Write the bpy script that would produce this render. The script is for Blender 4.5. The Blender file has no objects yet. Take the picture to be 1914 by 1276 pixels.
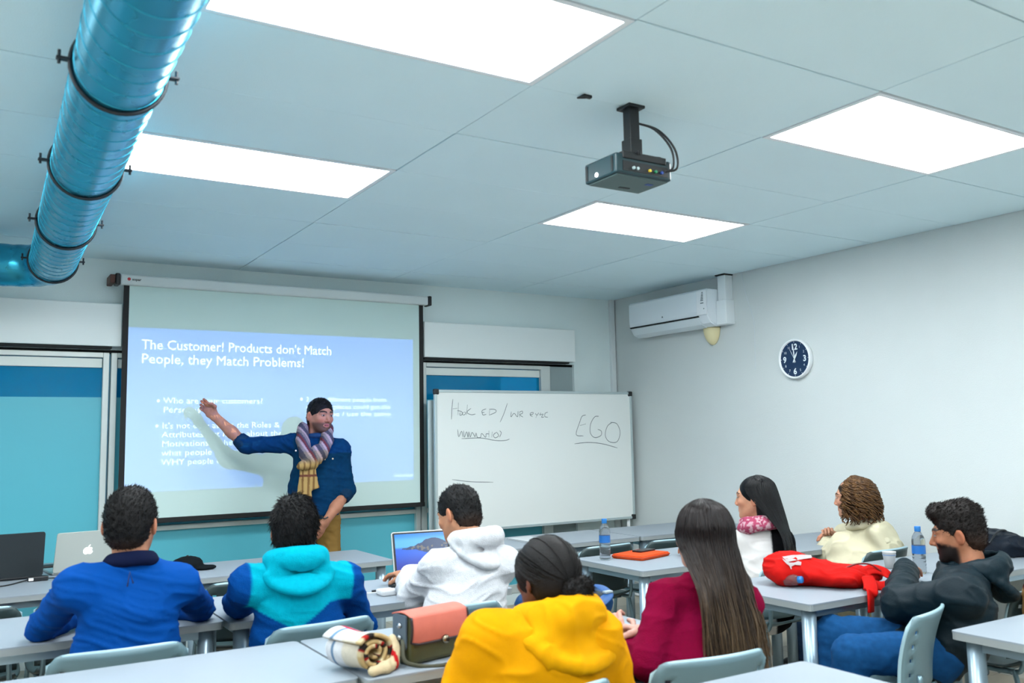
import bpy, bmesh, math, random
import numpy as np
from mathutils import Vector, Matrix, noise as mnoise

# ------------------------------------------------------------------ scene, camera, world, light
scene = bpy.context.scene
COL = scene.collection
random.seed(7)
RNG = np.random.default_rng(7)

CAM_H = 1.47                      # camera height above the floor (m)
FPX = 1663.55                     # focal length in pixels of the 1914 x 1276 frame
CAM_R = np.array([0.85114487, -0.52463877, -0.01750918])
CAM_U = np.array([-0.03985115, -0.09783933, 0.99440402])
CAM_F = np.array([0.52341599, 0.84568412, 0.1041829])
cam_data = bpy.data.cameras.new('camera')
cam_data.sensor_width = 36.0
cam_data.lens = FPX * 36.0 / 1914.0
cam_data.clip_start = 0.05
cam_data.dof.use_dof = True
cam_data.dof.focus_distance = 6.4
cam_data.dof.aperture_fstop = 3.5
cam = bpy.data.objects.new('camera', cam_data)
COL.objects.link(cam)
cam.matrix_world = Matrix(((CAM_R[0], CAM_U[0], -CAM_F[0], 0), (CAM_R[1], CAM_U[1], -CAM_F[1], 0),
                           (CAM_R[2], CAM_U[2], -CAM_F[2], CAM_H), (0, 0, 0, 1)))
scene.camera = cam

world = bpy.data.worlds.new('world')
scene.world = world
world.use_nodes = True
world.node_tree.nodes['Background'].inputs[0].default_value = (0.55, 0.75, 0.9, 1)
world.node_tree.nodes['Background'].inputs[1].default_value = 0.6
scene.view_settings.view_transform = 'Standard'
scene.view_settings.look = 'None'
scene.view_settings.gamma = 1.0
scene.view_settings.use_curve_mapping = False
scene.view_settings.exposure = 1.2
PANEL_EMIT = 10.5                 # strength of the ceiling light panels


def ray(px, py):
    return CAM_F + CAM_R * ((px - 957.0) / FPX) - CAM_U * ((py - 638.0) / FPX)


def A(px, py, Y):
    """point seen at a pixel, on the plane at depth Y of the room"""
    d = ray(px, py)
    q = d * (Y / d[1])
    return np.array([q[0], q[1], q[2] + CAM_H])


def AX(px, py, X):
    d = ray(px, py)
    q = d * (X / d[0])
    return np.array([q[0], q[1], q[2] + CAM_H])


def AZ(px, py, Z):
    d = ray(px, py)
    q = d * ((Z - CAM_H) / d[2])
    return np.array([q[0], q[1], Z])


def V3(*a):
    return np.array(a, float)


# ------------------------------------------------------------------ colours and materials
def lin(c):
    c = np.asarray(c, float) / 255.0
    return np.where(c <= 0.04045, c / 12.92, ((c + 0.055) / 1.055) ** 2.4)


MATS = {}
REFLECT = 1.0                     # scales the reflectance of materials made after it is set


def mat(name, rgb=(200, 200, 200), rough=0.5, metal=0.0, noise=None, bump=None, attr=False, emit=None,
        emit_s=0.0, spec=None, coat=0.0, trans=0.0, ior=None, sheen=0.0, alpha=None):
    """procedural principled material; noise=(scale, amount) varies colour, bump=(scale, strength)"""
    if name in MATS:
        return MATS[name]
    m = bpy.data.materials.new(name)
    m.use_nodes = True
    nt = m.node_tree
    b = nt.nodes['Principled BSDF']
    c = tuple(lin(rgb) * REFLECT) + (1.0,)
    b.inputs['Base Color'].default_value = c
    b.inputs['Roughness'].default_value = rough
    b.inputs['Metallic'].default_value = metal
    if spec is not None:
        b.inputs['Specular IOR Level'].default_value = spec
    if coat:
        b.inputs['Coat Weight'].default_value = coat
    if trans:
        b.inputs['Transmission Weight'].default_value = trans
    if ior:
        b.inputs['IOR'].default_value = ior
    if sheen:
        b.inputs['Sheen Weight'].default_value = sheen
    if alpha is not None:
        b.inputs['Alpha'].default_value = alpha
    if emit is not None:
        b.inputs['Emission Color'].default_value = tuple(lin(emit)) + (1.0,)
        b.inputs['Emission Strength'].default_value = emit_s
    tc = nt.nodes.new('ShaderNodeTexCoord')
    src = None
    if attr:
        at = nt.nodes.new('ShaderNodeAttribute')
        at.attribute_name = 'Col'
        src = at.outputs['Color']
    if noise:
        nz = nt.nodes.new('ShaderNodeTexNoise')
        nz.inputs['Scale'].default_value = noise[0]
        nz.inputs['Detail'].default_value = 4
        nt.links.new(tc.outputs['Object'], nz.inputs['Vector'])
        mr = nt.nodes.new('ShaderNodeMapRange')
        mr.inputs['From Min'].default_value = 0.3
        mr.inputs['From Max'].default_value = 0.7
        mr.inputs['To Min'].default_value = 1 - noise[1]
        mr.inputs['To Max'].default_value = 1 + noise[1]
        nt.links.new(nz.outputs['Fac'], mr.inputs['Value'])
        vm = nt.nodes.new('ShaderNodeVectorMath')
        vm.operation = 'SCALE'
        if src is not None:
            nt.links.new(src, vm.inputs[0])
        else:
            vm.inputs[0].default_value = c[:3]
        nt.links.new(mr.outputs['Result'], vm.inputs['Scale'])
        src = vm.outputs[0]
    if src is not None:
        nt.links.new(src, b.inputs['Base Color'])
    if bump:
        nb = nt.nodes.new('ShaderNodeTexNoise')
        nb.inputs['Scale'].default_value = bump[0]
        nb.inputs['Detail'].default_value = 5
        nt.links.new(tc.outputs['Object'], nb.inputs['Vector'])
        bp = nt.nodes.new('ShaderNodeBump')
        bp.inputs['Strength'].default_value = bump[1]
        bp.inputs['Distance'].default_value = 0.01
        nt.links.new(nb.outputs['Fac'], bp.inputs['Height'])
        nt.links.new(bp.outputs['Normal'], b.inputs['Normal'])
    MATS[name] = m
    return m


# ------------------------------------------------------------------ objects
def link(name, me, material=None, parent=None, smooth=False):
    o = bpy.data.objects.new(name, me)
    COL.objects.link(o)
    if material is not None:
        for mm in (material if isinstance(material, (list, tuple)) else [material]):
            me.materials.append(mm)
    if smooth:
        me.polygons.foreach_set('use_smooth', [True] * len(me.polygons))
    if parent is not None:
        o.parent = parent
        o.matrix_parent_inverse = Matrix.Identity(4)
    return o


def obj(name, bm, material, parent=None, smooth=False, origin=None):
    """bmesh -> one mesh object; vertices are in the parent's frame (world frame when there is none)"""
    if origin is not None:
        bmesh.ops.translate(bm, verts=bm.verts, vec=-Vector(origin))
    me = bpy.data.meshes.new(name)
    bm.to_mesh(me)
    bm.free()
    o = link(name, me, material, parent, smooth)
    if origin is not None:
        o.location = Vector(origin)
    return o


def thing(name, label, cat, loc=(0, 0, 0), rz=0.0, group=None):
    o = bpy.data.objects.new(name, None)
    COL.objects.link(o)
    o.empty_display_size = 0.1
    o.location = Vector([float(q) for q in loc])
    o.rotation_euler = (0, 0, rz)
    o['label'] = label
    o['category'] = cat
    if group:
        o['group'] = group
    return o


def tag(o, label, cat, group=None):
    o['label'] = label
    o['category'] = cat
    if group:
        o['group'] = group
    return o


def structure(o, label=None):
    o['kind'] = 'structure'
    if label:
        o['label'] = label
    return o


def copy_tree(o, parent=None):
    c = o.copy()
    COL.objects.link(c)
    if parent is not None:
        c.parent = parent
    for ch in list(o.children):
        copy_tree(ch, c)
    return c


def B():
    return bmesh.new()


def box(bm, lo, hi, bevel=0.0, seg=2):
    lo = np.array(lo, float)
    hi = np.array(hi, float)
    lo, hi = np.minimum(lo, hi), np.maximum(lo, hi)
    r = bmesh.ops.create_cube(bm, size=1.0)
    vs = r['verts']
    for v in vs:
        v.co = Vector((lo + hi) / 2 + np.array(v.co) * (hi - lo))
    if bevel:
        es = list({e for v in vs for e in v.link_edges})
        bmesh.ops.bevel(bm, geom=es, offset=bevel, segments=seg, affect='EDGES', profile=0.5)
    return bm


def frame_from(d):
    d = np.array(d, float)
    d /= np.linalg.norm(d)
    a = np.array([0, 0, 1.0]) if abs(d[2]) < 0.9 else np.array([1.0, 0, 0])
    u = np.cross(d, a)
    u /= np.linalg.norm(u)
    return u, np.cross(d, u), d


def tube(bm, pts, r, seg=10, cap=True, closed=False, flat=1.0):
    """tube along a polyline; r is a number or one radius per point"""
    pts = [np.array(p, float) for p in pts]
    n = len(pts)
    rr = [r] * n if np.isscalar(r) else list(r)
    rings = []
    u = None
    for i, p in enumerate(pts):
        if closed:
            d = pts[(i + 1) % n] - pts[i - 1]
        else:
            d = pts[min(i + 1, n - 1)] - pts[max(i - 1, 0)]
        d = d / (np.linalg.norm(d) + 1e-12)
        if u is None:
            u = frame_from(d)[0]
        else:
            u = u - d * (u @ d)
            u /= (np.linalg.norm(u) + 1e-12)
        w = np.cross(d, u)
        rings.append([bm.verts.new(Vector(p + rr[i] * (math.cos(t) * u + flat * math.sin(t) * w)))
                      for t in [2 * math.pi * k / seg for k in range(seg)]])
    m = n if closed else n - 1
    for i in range(m):
        a, b = rings[i], rings[(i + 1) % n]
        for k in range(seg):
            bm.faces.new((a[k], a[(k + 1) % seg], b[(k + 1) % seg], b[k]))
    if cap and not closed:
        bm.faces.new(rings[0][::-1])
        bm.faces.new(rings[-1])
    return bm


def lathe(bm, prof, center=(0, 0, 0), seg=24, axis=(0, 0, 1)):
    """prof: list of (radius, height) revolved about an axis through center"""
    u, w, d = frame_from(axis)
    c = np.array(center, float)
    rings = []
    for r, h in prof:
        if r < 1e-6:
            rings.append([bm.verts.new(Vector(c + d * h))])
        else:
            rings.append([bm.verts.new(Vector(c + d * h + r * (math.cos(t) * u + math.sin(t) * w)))
                          for t in [2 * math.pi * k / seg for k in range(seg)]])
    for a, b in zip(rings[:-1], rings[1:]):
        for k in range(seg):
            k2 = (k + 1) % seg
            if len(a) == 1 and len(b) == 1:
                continue
            if len(a) == 1:
                bm.faces.new((a[0], b[k2], b[k]))
            elif len(b) == 1:
                bm.faces.new((a[k], a[k2], b[0]))
            else:
                bm.faces.new((a[k], a[k2], b[k2], b[k]))
    bmesh.ops.recalc_face_normals(bm, faces=bm.faces)
    return bm


def prism(bm, poly, z0, z1, M=None):
    """extruded polygon; poly in local xy, extruded z0..z1, placed by a 4x4 matrix"""
    lo = [bm.verts.new(Vector((x, y, z0))) for x, y in poly]
    hi = [bm.verts.new(Vector((x, y, z1))) for x, y in poly]
    n = len(poly)
    bm.faces.new(lo[::-1])
    bm.faces.new(hi)
    for i in range(n):
        bm.faces.new((lo[i], lo[(i + 1) % n], hi[(i + 1) % n], hi[i]))
    if M is not None:
        bmesh.ops.transform(bm, matrix=M, verts=lo + hi)
    bmesh.ops.recalc_face_normals(bm, faces=bm.faces)
    return bm


def rrect(w, h, r, n=5):
    """rounded rectangle outline centred at the origin"""
    out = []
    for cx, cy, a0 in ((w / 2 - r, h / 2 - r, 0), (-w / 2 + r, h / 2 - r, 90), (-w / 2 + r, -h / 2 + r, 180), (w / 2 - r, -h / 2 + r, 270)):
        for k in range(n + 1):
            t = math.radians(a0 + 90 * k / n)
            out.append((cx + r * math.cos(t), cy + r * math.sin(t)))
    return out


def spline(pts, n=8):
    """Catmull-Rom through points"""
    P = [np.array(p, float) for p in pts]
    P = [2 * P[0] - P[1]] + P + [2 * P[-1] - P[-2]]
    out = []
    for i in range(1, len(P) - 2):
        p0, p1, p2, p3 = P[i - 1:i + 3]
        for k in range(n):
            t = k / n
            out.append(0.5 * (2 * p1 + (p2 - p0) * t + (2 * p0 - 5 * p1 + 4 * p2 - p3) * t * t + (3 * p1 - p0 - 3 * p2 + p3) * t ** 3))
    out.append(P[-2])
    return out


def text_mesh(body, size, offset=0.0, align='LEFT', spacing=1.0, line=1.0, extrude=0.0, res=3):
    """flat lettering as a mesh in the local xy plane"""
    cu = bpy.data.curves.new('lettering', 'FONT')
    cu.body = body
    cu.size = size
    cu.offset = offset
    cu.align_x = align
    cu.space_character = spacing
    cu.space_line = line
    cu.extrude = extrude
    cu.resolution_u = res
    o = bpy.data.objects.new('lettering', cu)
    COL.objects.link(o)
    bpy.context.view_layer.update()
    me = bpy.data.meshes.new_from_object(o.evaluated_get(bpy.context.evaluated_depsgraph_get()))
    bpy.data.objects.remove(o)
    bpy.data.curves.remove(cu)
    return me


def basis(o, x, y, z=None):
    """4x4 placing local x/y/z along the given directions at o"""
    x = np.array(x, float)
    y = np.array(y, float)
    z = np.cross(x, y) if z is None else np.array(z, float)
    return Matrix(((x[0], y[0], z[0], o[0]), (x[1], y[1], z[1], o[1]), (x[2], y[2], z[2], o[2]), (0, 0, 0, 1)))


def lettering(name, body, size, M, material, parent=None, **kw):
    me = text_mesh(body, size, **kw)
    me.transform(M)
    me.name = name
    return link(name, me, material, parent)
# ------------------------------------------------------------------ implicit surfaces for soft shapes (people, cloth, bags)
def rot(yaw=0.0, pitch=0.0, roll=0.0):
    """columns = local x (right), y (forward), z (up) in world; yaw>0 turns right, pitch>0 looks up, roll>0 tilts to the right"""
    y, p, r = map(math.radians, (yaw, pitch, roll))
    Rz = np.array([[math.cos(y), math.sin(y), 0], [-math.sin(y), math.cos(y), 0], [0, 0, 1]])
    Rx = np.array([[1, 0, 0], [0, math.cos(p), -math.sin(p)], [0, math.sin(p), math.cos(p)]])
    Ry = np.array([[math.cos(r), 0, math.sin(r)], [0, 1, 0], [-math.sin(r), 0, math.cos(r)]])
    return Rz @ Rx @ Ry


class SDF:
    def __init__(self):
        self.ops = []

    def add(self, f, lo, hi, k=0.02, mode='u'):
        self.ops.append((f, np.array(lo, float), np.array(hi, float), k, mode))
        return self

    def cap(self, a, b, r1, r2=None, k=0.02, mode='u'):
        a = np.array(a, float)
        b = np.array(b, float)
        r2 = r1 if r2 is None else r2
        ba = b - a
        L2 = ba @ ba + 1e-12
        R = max(r1, r2)

        def f(x, y, z):
            px, py, pz = x - a[0], y - a[1], z - a[2]
            t = np.clip((px * ba[0] + py * ba[1] + pz * ba[2]) / L2, 0, 1)
            return np.sqrt((px - t * ba[0]) ** 2 + (py - t * ba[1]) ** 2 + (pz - t * ba[2]) ** 2) - (r1 + (r2 - r1) * t)
        return self.add(f, np.minimum(a, b) - R, np.maximum(a, b) + R, k, mode)

    def chain(self, pts, rs, k=0.02, mode='u'):
        for i in range(len(pts) - 1):
            self.cap(pts[i], pts[i + 1], rs[i], rs[i + 1], k, mode)
        return self

    def ell(self, c, r, M=None, k=0.02, mode='u'):
        c = np.array(c, float)
        r = np.array(r, float)
        M = np.eye(3) if M is None else M
        ext = np.sqrt(((M * r[None, :]) ** 2).sum(1))

        def f(x, y, z):
            px, py, pz = x - c[0], y - c[1], z - c[2]
            u = px * M[0, 0] + py * M[1, 0] + pz * M[2, 0]
            v = px * M[0, 1] + py * M[1, 1] + pz * M[2, 1]
            w = px * M[0, 2] + py * M[1, 2] + pz * M[2, 2]
            k0 = np.sqrt((u / r[0]) ** 2 + (v / r[1]) ** 2 + (w / r[2]) ** 2)
            k1 = np.sqrt((u / r[0] ** 2) ** 2 + (v / r[1] ** 2) ** 2 + (w / r[2] ** 2) ** 2) + 1e-9
            return k0 * (k0 - 1.0) / k1
        return self.add(f, c - ext, c + ext, k, mode)

    def ecap(self, a, b, ra, rb, side, k=0.03, mode='u'):
        """tapered limb of elliptical section; ra, rb = (half width along side, half depth)"""
        a = np.array(a, float)
        b = np.array(b, float)
        ba = b - a
        L = np.linalg.norm(ba) + 1e-12
        w = ba / L
        s = np.array(side, float)
        s = s - w * (s @ w)
        s /= np.linalg.norm(s)
        d = np.cross(w, s)
        R = max(max(ra), max(rb))

        def f(x, y, z):
            px, py, pz = x - a[0], y - a[1], z - a[2]
            t = (px * w[0] + py * w[1] + pz * w[2]) / L
            tc = np.clip(t, 0, 1)
            e = (t - tc) * L
            u = px * s[0] + py * s[1] + pz * s[2]
            v = px * d[0] + py * d[1] + pz * d[2]
            ru = ra[0] + (rb[0] - ra[0]) * tc
            rv = ra[1] + (rb[1] - ra[1]) * tc
            rm = np.minimum(ru, rv)
            q = np.sqrt((u / ru) ** 2 + (v / rv) ** 2 + (e / rm) ** 2)
            return (q - 1) * rm
        return self.add(f, np.minimum(a, b) - R, np.maximum(a, b) + R, k, mode)

    def box(self, c, half, M=None, r=0.01, k=0.01, mode='u'):
        c = np.array(c, float)
        h = np.array(half, float) - r
        M = np.eye(3) if M is None else M
        ext = np.abs(M) @ (h + r)

        def f(x, y, z):
            px, py, pz = x - c[0], y - c[1], z - c[2]
            q = []
            for i in range(3):
                q.append(np.abs(px * M[0, i] + py * M[1, i] + pz * M[2, i]) - h[i])
            o = np.sqrt(np.maximum(q[0], 0) ** 2 + np.maximum(q[1], 0) ** 2 + np.maximum(q[2], 0) ** 2)
            return o + np.minimum(np.maximum(q[0], np.maximum(q[1], q[2])), 0) - r
        return self.add(f, c - ext, c + ext, k, mode)

    def tor(self, c, R, r, M=None, k=0.01, sy=1.0, mode='u'):
        """ring in the local xy plane, squashed along local y by sy"""
        c = np.array(c, float)
        M = np.eye(3) if M is None else M
        E = R + r

        def f(x, y, z):
            px, py, pz = x - c[0], y - c[1], z - c[2]
            u = px * M[0, 0] + py * M[1, 0] + pz * M[2, 0]
            v = (px * M[0, 1] + py * M[1, 1] + pz * M[2, 1]) / sy
            w = px * M[0, 2] + py * M[1, 2] + pz * M[2, 2]
            return np.sqrt((np.sqrt(u * u + v * v) - R) ** 2 + w * w) - r
        return self.add(f, c - E, c + E, k, mode)

    def half(self, c, n, mode='s', k=0.01):
        """half space on the side of c that n points to (for cutting)"""
        c = np.array(c, float)
        n = np.array(n, float)
        n /= np.linalg.norm(n)

        def f(x, y, z):
            return -((x - c[0]) * n[0] + (y - c[1]) * n[1] + (z - c[2]) * n[2])
        return self.add(f, (-1e3,) * 3, (1e3,) * 3, k, mode)

    def mesh(self, h):
        """surface nets on a dense grid -> vertices, quads"""
        lo = np.min([o[1] for o in self.ops if o[4] == 'u'], axis=0) - 3 * h
        hi = np.max([o[2] for o in self.ops if o[4] == 'u'], axis=0) + 3 * h
        n = np.ceil((hi - lo) / h).astype(int) + 1
        ax = [(lo[i] + h * np.arange(n[i])).astype(np.float32) for i in range(3)]
        G = np.full(n, 0.5, np.float32)
        for f, a, b, k, mode in self.ops:
            m = k + 3 * h
            i0 = np.clip(np.floor((a - m - lo) / h).astype(int), 0, n)
            i1 = np.clip(np.ceil((b + m - lo) / h).astype(int) + 1, 0, n)
            if np.any(i1 <= i0):
                continue
            sl = tuple(slice(i0[i], i1[i]) for i in range(3))
            d = f(ax[0][sl[0]][:, None, None], ax[1][sl[1]][None, :, None], ax[2][sl[2]][None, None, :]).astype(np.float32)
            g = G[sl]
            kk = max(k, 1e-5)
            if mode == 'u':
                hh = np.maximum(kk - np.abs(g - d), 0) / kk
                G[sl] = np.minimum(g, d) - hh * hh * kk * 0.25
            elif mode == 's':
                hh = np.maximum(kk - np.abs(g + d), 0) / kk
                G[sl] = np.maximum(g, -d) + hh * hh * kk * 0.25
        S = G < 0
        c8 = [(i, j, k) for i in (0, 1) for j in (0, 1) for k in (0, 1)]
        cnt = np.zeros(n - 1, np.int8)
        for i, j, k in c8:
            cnt += S[i:n[0] - 1 + i, j:n[1] - 1 + j, k:n[2] - 1 + k]
        idx = np.array(np.nonzero((cnt > 0) & (cnt < 8)))
        N = idx.shape[1]
        acc = np.zeros((N, 3))
        num = np.zeros(N)
        val = {c: G[idx[0] + c[0], idx[1] + c[1], idx[2] + c[2]] for c in c8}
        for c in c8:
            for a in range(3):
                if c[a] == 0:
                    c2 = list(c)
                    c2[a] = 1
                    v0, v1 = val[c], val[tuple(c2)]
                    cr = (v0 < 0) != (v1 < 0)
                    t = np.where(cr, v0 / np.where(cr, v0 - v1, 1), 0)
                    for q in range(3):
                        acc[:, q] += np.where(cr, c[q] + (t if q == a else 0), 0)
                    num += cr
        Vv = lo + h * (idx.T + acc / num[:, None])
        vid = np.full(n - 1, -1, np.int32)
        vid[idx[0], idx[1], idx[2]] = np.arange(N)
        quads = []
        for a in range(3):
            b, c = (a + 1) % 3, (a + 2) % 3
            s0 = [slice(0, n[i]) for i in range(3)]
            s1 = list(s0)
            s0[a] = slice(0, n[a] - 1)
            s1[a] = slice(1, n[a])
            A0, A1 = S[tuple(s0)], S[tuple(s1)]
            for flip in (0, 1):
                e = np.array(np.nonzero(A0 & ~A1 if not flip else ~A0 & A1))
                ok = (e[b] > 0) & (e[c] > 0) & (e[b] < n[b] - 1) & (e[c] < n[c] - 1)
                e = e[:, ok]
                q = []
                for db, dc in ((-1, -1), (0, -1), (0, 0), (-1, 0)):
                    f2 = e.copy()
                    f2[b] += db
                    f2[c] += dc
                    q.append(vid[f2[0], f2[1], f2[2]])
                q = np.array(q).T
                quads.append(q[:, ::-1] if flip else q)
        return Vv, np.concatenate(quads)


def normals(V, Q):
    n = np.cross(V[Q[:, 2]] - V[Q[:, 0]], V[Q[:, 3]] - V[Q[:, 1]])
    out = np.zeros_like(V)
    for i in range(4):
        np.add.at(out, Q[:, i], n)
    return out / (np.linalg.norm(out, axis=1)[:, None] + 1e-12)


def relax(V, Q, it=1, lam=0.5):
    for _ in range(it):
        s = np.zeros_like(V)
        c = np.zeros(len(V))
        for i in range(4):
            a, b = Q[:, i], Q[:, (i + 1) % 4]
            np.add.at(s, a, V[b])
            np.add.at(s, b, V[a])
            np.add.at(c, a, 1)
            np.add.at(c, b, 1)
        V = V + lam * (s / np.maximum(c, 1)[:, None] - V)
    return V


_P = np.random.default_rng(3).random((33, 33, 33))
_P[32] = _P[0]
_P[:, 32] = _P[:, 0]
_P[:, :, 32] = _P[:, :, 0]


def vnoise(p):
    """value noise in [-1, 1] at (N, 3) points"""
    p = np.asarray(p, float)
    i = np.floor(p).astype(int)
    f = p - i
    f = f * f * (3 - 2 * f)
    i = i % 32
    r = 0
    for a in (0, 1):
        for b in (0, 1):
            for c in (0, 1):
                w = (f[:, 0] if a else 1 - f[:, 0]) * (f[:, 1] if b else 1 - f[:, 1]) * (f[:, 2] if c else 1 - f[:, 2])
                r = r + w * _P[i[:, 0] + a, i[:, 1] + b, i[:, 2] + c]
    return r * 2 - 1


def folds(V, Q, amp=0.006, stretch=(6, 6, 26), tilt=0.25, seed=0.0):
    """cloth creases: ridged noise stretched along one direction, pushed along the normals"""
    n = normals(V, Q)
    P = V.copy()
    P[:, 2] = P[:, 2] + tilt * P[:, 0] + 0.05 * vnoise(V * 5 + seed)
    a = 1 - 2 * np.abs(vnoise(P * np.array(stretch) + 7.3 + seed))
    b = vnoise(P * np.array(stretch) * 2.1 + 3.1 + seed)
    a2 = 1 - 2 * np.abs(vnoise(P * np.array(stretch) * 1.7 + 11.1 + seed))
    crease = np.clip(a, 0, 1) ** 2 + .6 * np.clip(a2, 0, 1) ** 3
    return V + n * (amp * (0.9 * crease + 0.25 * b - .3))[:, None]


DYE = {'cloth': .60, 'fleece': .62, 'nylon': .45, 'denim': .60, 'hair': .24, 'long_hair': .45, 'skin': .66}     # reflectance of dyed stuffs


def put(name, V, Q, material, parent=None, color=None, smooth=True, origin=(0, 0, 0)):
    """numpy mesh -> object with optional per-vertex colour (sRGB 0-255)"""
    me = bpy.data.meshes.new(name)
    V = np.asarray(V, float) - np.array(origin, float)
    me.vertices.add(len(V))
    me.vertices.foreach_set('co', V.astype(np.float32).ravel())
    nl = Q.size
    w = Q.shape[1]
    me.loops.add(nl)
    me.loops.foreach_set('vertex_index', Q.astype(np.int32).ravel())
    me.polygons.add(len(Q))
    me.polygons.foreach_set('loop_start', np.arange(0, nl, w, dtype=np.int32))
    me.polygons.foreach_set('loop_total', np.full(len(Q), w, np.int32))
    me.update(calc_edges=True)
    if color is not None:
        c = np.asarray(color, float)
        gain = DYE.get(getattr(material, 'name', ''), 1.0)
        if c.ndim == 1:
            c = np.tile(c, (len(V), 1))
        at = me.attributes.new('Col', 'FLOAT_COLOR', 'POINT')
        at.data.foreach_set('color', np.concatenate([lin(c) * gain, np.ones((len(V), 1))], 1).astype(np.float32).ravel())
    o = link(name, me, material, parent, smooth)
    return o


def merge(parts):
    """[(V, Q, C)] -> one"""
    Vs, Qs, Cs, k = [], [], [], 0
    for V, Q, C in parts:
        Vs.append(V)
        Qs.append(Q + k)
        Cs.append(np.tile(np.asarray(C, float), (len(V), 1)) if np.ndim(C) == 1 else C)
        k += len(V)
    return np.concatenate(Vs), np.concatenate(Qs), np.concatenate(Cs)


def strands(paths, r0, r1, sides=4):
    """(S, N, 3) paths -> tapered tubes"""
    P = np.asarray(paths, float)
    S, N, _ = P.shape
    d = np.gradient(P, axis=1)
    d /= np.linalg.norm(d, axis=2)[..., None] + 1e-9
    up = np.zeros_like(d)
    up[..., 0] = 0.37
    up[..., 1] = 0.61
    up[..., 2] = 0.7
    u = np.cross(d, up)
    u /= np.linalg.norm(u, axis=2)[..., None] + 1e-9
    w = np.cross(d, u)
    t = np.linspace(0, 1, N)
    r = (np.asarray(r0)[..., None] * np.ones(1) if np.ndim(r0) else np.full((1,), r0))
    rad = (r.reshape(-1, 1) * (1 - t) + r1 * t)[..., None] * np.ones((S, N, 1))
    rings = [P + rad * (math.cos(a) * u + math.sin(a) * w) for a in 2 * np.pi * np.arange(sides) / sides]
    V = np.stack(rings, 2).reshape(-1, 3)
    s, n_, k = np.meshgrid(np.arange(S), np.arange(N - 1), np.arange(sides), indexing='ij')
    base = (s * N + n_) * sides
    k2 = (k + 1) % sides
    Q = np.stack([base + k, base + k2, base + sides + k2, base + sides + k], -1).reshape(-1, 4)
    return V, Q


def smooth01(x, a, b):
    t = np.clip((x - a) / (b - a), 0, 1)
    return t * t * (3 - 2 * t)


def mixc(c, d, t):
    return c + (np.asarray(d, float) - c) * np.asarray(t)[:, None]
# ------------------------------------------------------------------ the room shell
YW, XW, ZC = 6.76, 5.345, 2.75          # front wall, right wall, ceiling
XL, YB = -1.855, -2.6                   # left wall, back wall (out of view)

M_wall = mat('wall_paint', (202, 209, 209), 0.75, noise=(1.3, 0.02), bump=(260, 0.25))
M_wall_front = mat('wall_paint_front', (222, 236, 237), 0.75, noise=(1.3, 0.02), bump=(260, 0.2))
M_ceil = mat('ceiling_tile_paint', (219, 242, 249), 0.8, noise=(0.9, 0.02), bump=(180, 0.12))
M_ceil_gap = mat('ceiling_joint', (120, 128, 130), 0.9)
M_floor = mat('floor_stone', (176, 168, 152), 0.35, noise=(2.5, 0.08))
M_white = mat('white_plastic', (232, 236, 238), 0.4)
M_black = mat('black_plastic', (22, 24, 27), 0.45)
M_alu = mat('window_aluminium', (206, 214, 212), 0.4, metal=0.2)
M_dark = mat('dark_gap', (18, 22, 24), 0.8)

bm = B()
box(bm, (XL - .1, YB - .1, -0.1), (XW + .1, 9.2, 0))
floor = structure(obj('floor', bm, mat('floor_grout', (120, 113, 102), 0.8)))
ft = B()
box(ft, (-0.298, -0.298, 0), (0.298, 0.298, 0.004), 0.0015, 1)
ftm = bpy.data.meshes.new('floor_tile')
ft.to_mesh(ftm)
ft.free()
ftm.materials.append(M_floor)
for i in range(10):
    for j in range(13):
        x, y = XW - 0.3 - 0.6 * i, YW - 0.3 - 0.6 * j
        if x < -0.6 or y < 0.3:
            continue
        o = bpy.data.objects.new('floor_tile', ftm)
        COL.objects.link(o)
        o.parent = floor
        o.location = (x, y, 0.0)

# ceiling slab with every tile a piece of its own
bm = B()
box(bm, (XL, YB, ZC + .012), (XW, YW, ZC + .1))
ceiling = structure(obj('ceiling', bm, M_ceil_gap))
LIGHTS = [(0.545, 2.047), (2.945, 2.047), (0.545, 3.847), (2.945, 3.847), (0.545, 0.247), (2.945, 0.247),
          (-1.855, 2.047), (-1.855, 0.247), (-1.855, 3.847), (0.545, -1.553), (2.945, -1.553)]  # panels without an entry in lnames are unseen, added to brighten the room
tile_mesh = {}


def ceiling_tile(x0, y0, x1, y1):
    key = (round(x1 - x0, 3), round(y1 - y0, 3))
    if key not in tile_mesh:
        b = B()
        w, d = x1 - x0, y1 - y0
        box(b, (0.003, 0.003, 0), (w - 0.003, d - 0.003, 0.014), 0.0015, 1)
        me = bpy.data.meshes.new('ceiling_tile')
        b.to_mesh(me)
        b.free()
        me.materials.append(M_ceil)
        tile_mesh[key] = me
    o = bpy.data.objects.new('ceiling_tile', tile_mesh[key])
    COL.objects.link(o)
    o.parent = ceiling
    o.location = (x0, y0, ZC + random.uniform(-0.0015, 0.002))


for i in range(6):
    for j in range(-8, 8):
        x0 = 0.545 + 1.2 * (i - 2)
        y0 = 2.047 + 0.6 * j
        x1, y1 = min(x0 + 1.2, XW), min(y0 + 0.6, YW)
        y0 = max(y0, YB)
        if y1 - y0 < 0.05 or any(abs(x0 - lx) < .01 and abs(y0 - ly) < .01 for lx, ly in LIGHTS):
            continue
        ceiling_tile(x0, y0, x1, y1)

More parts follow.
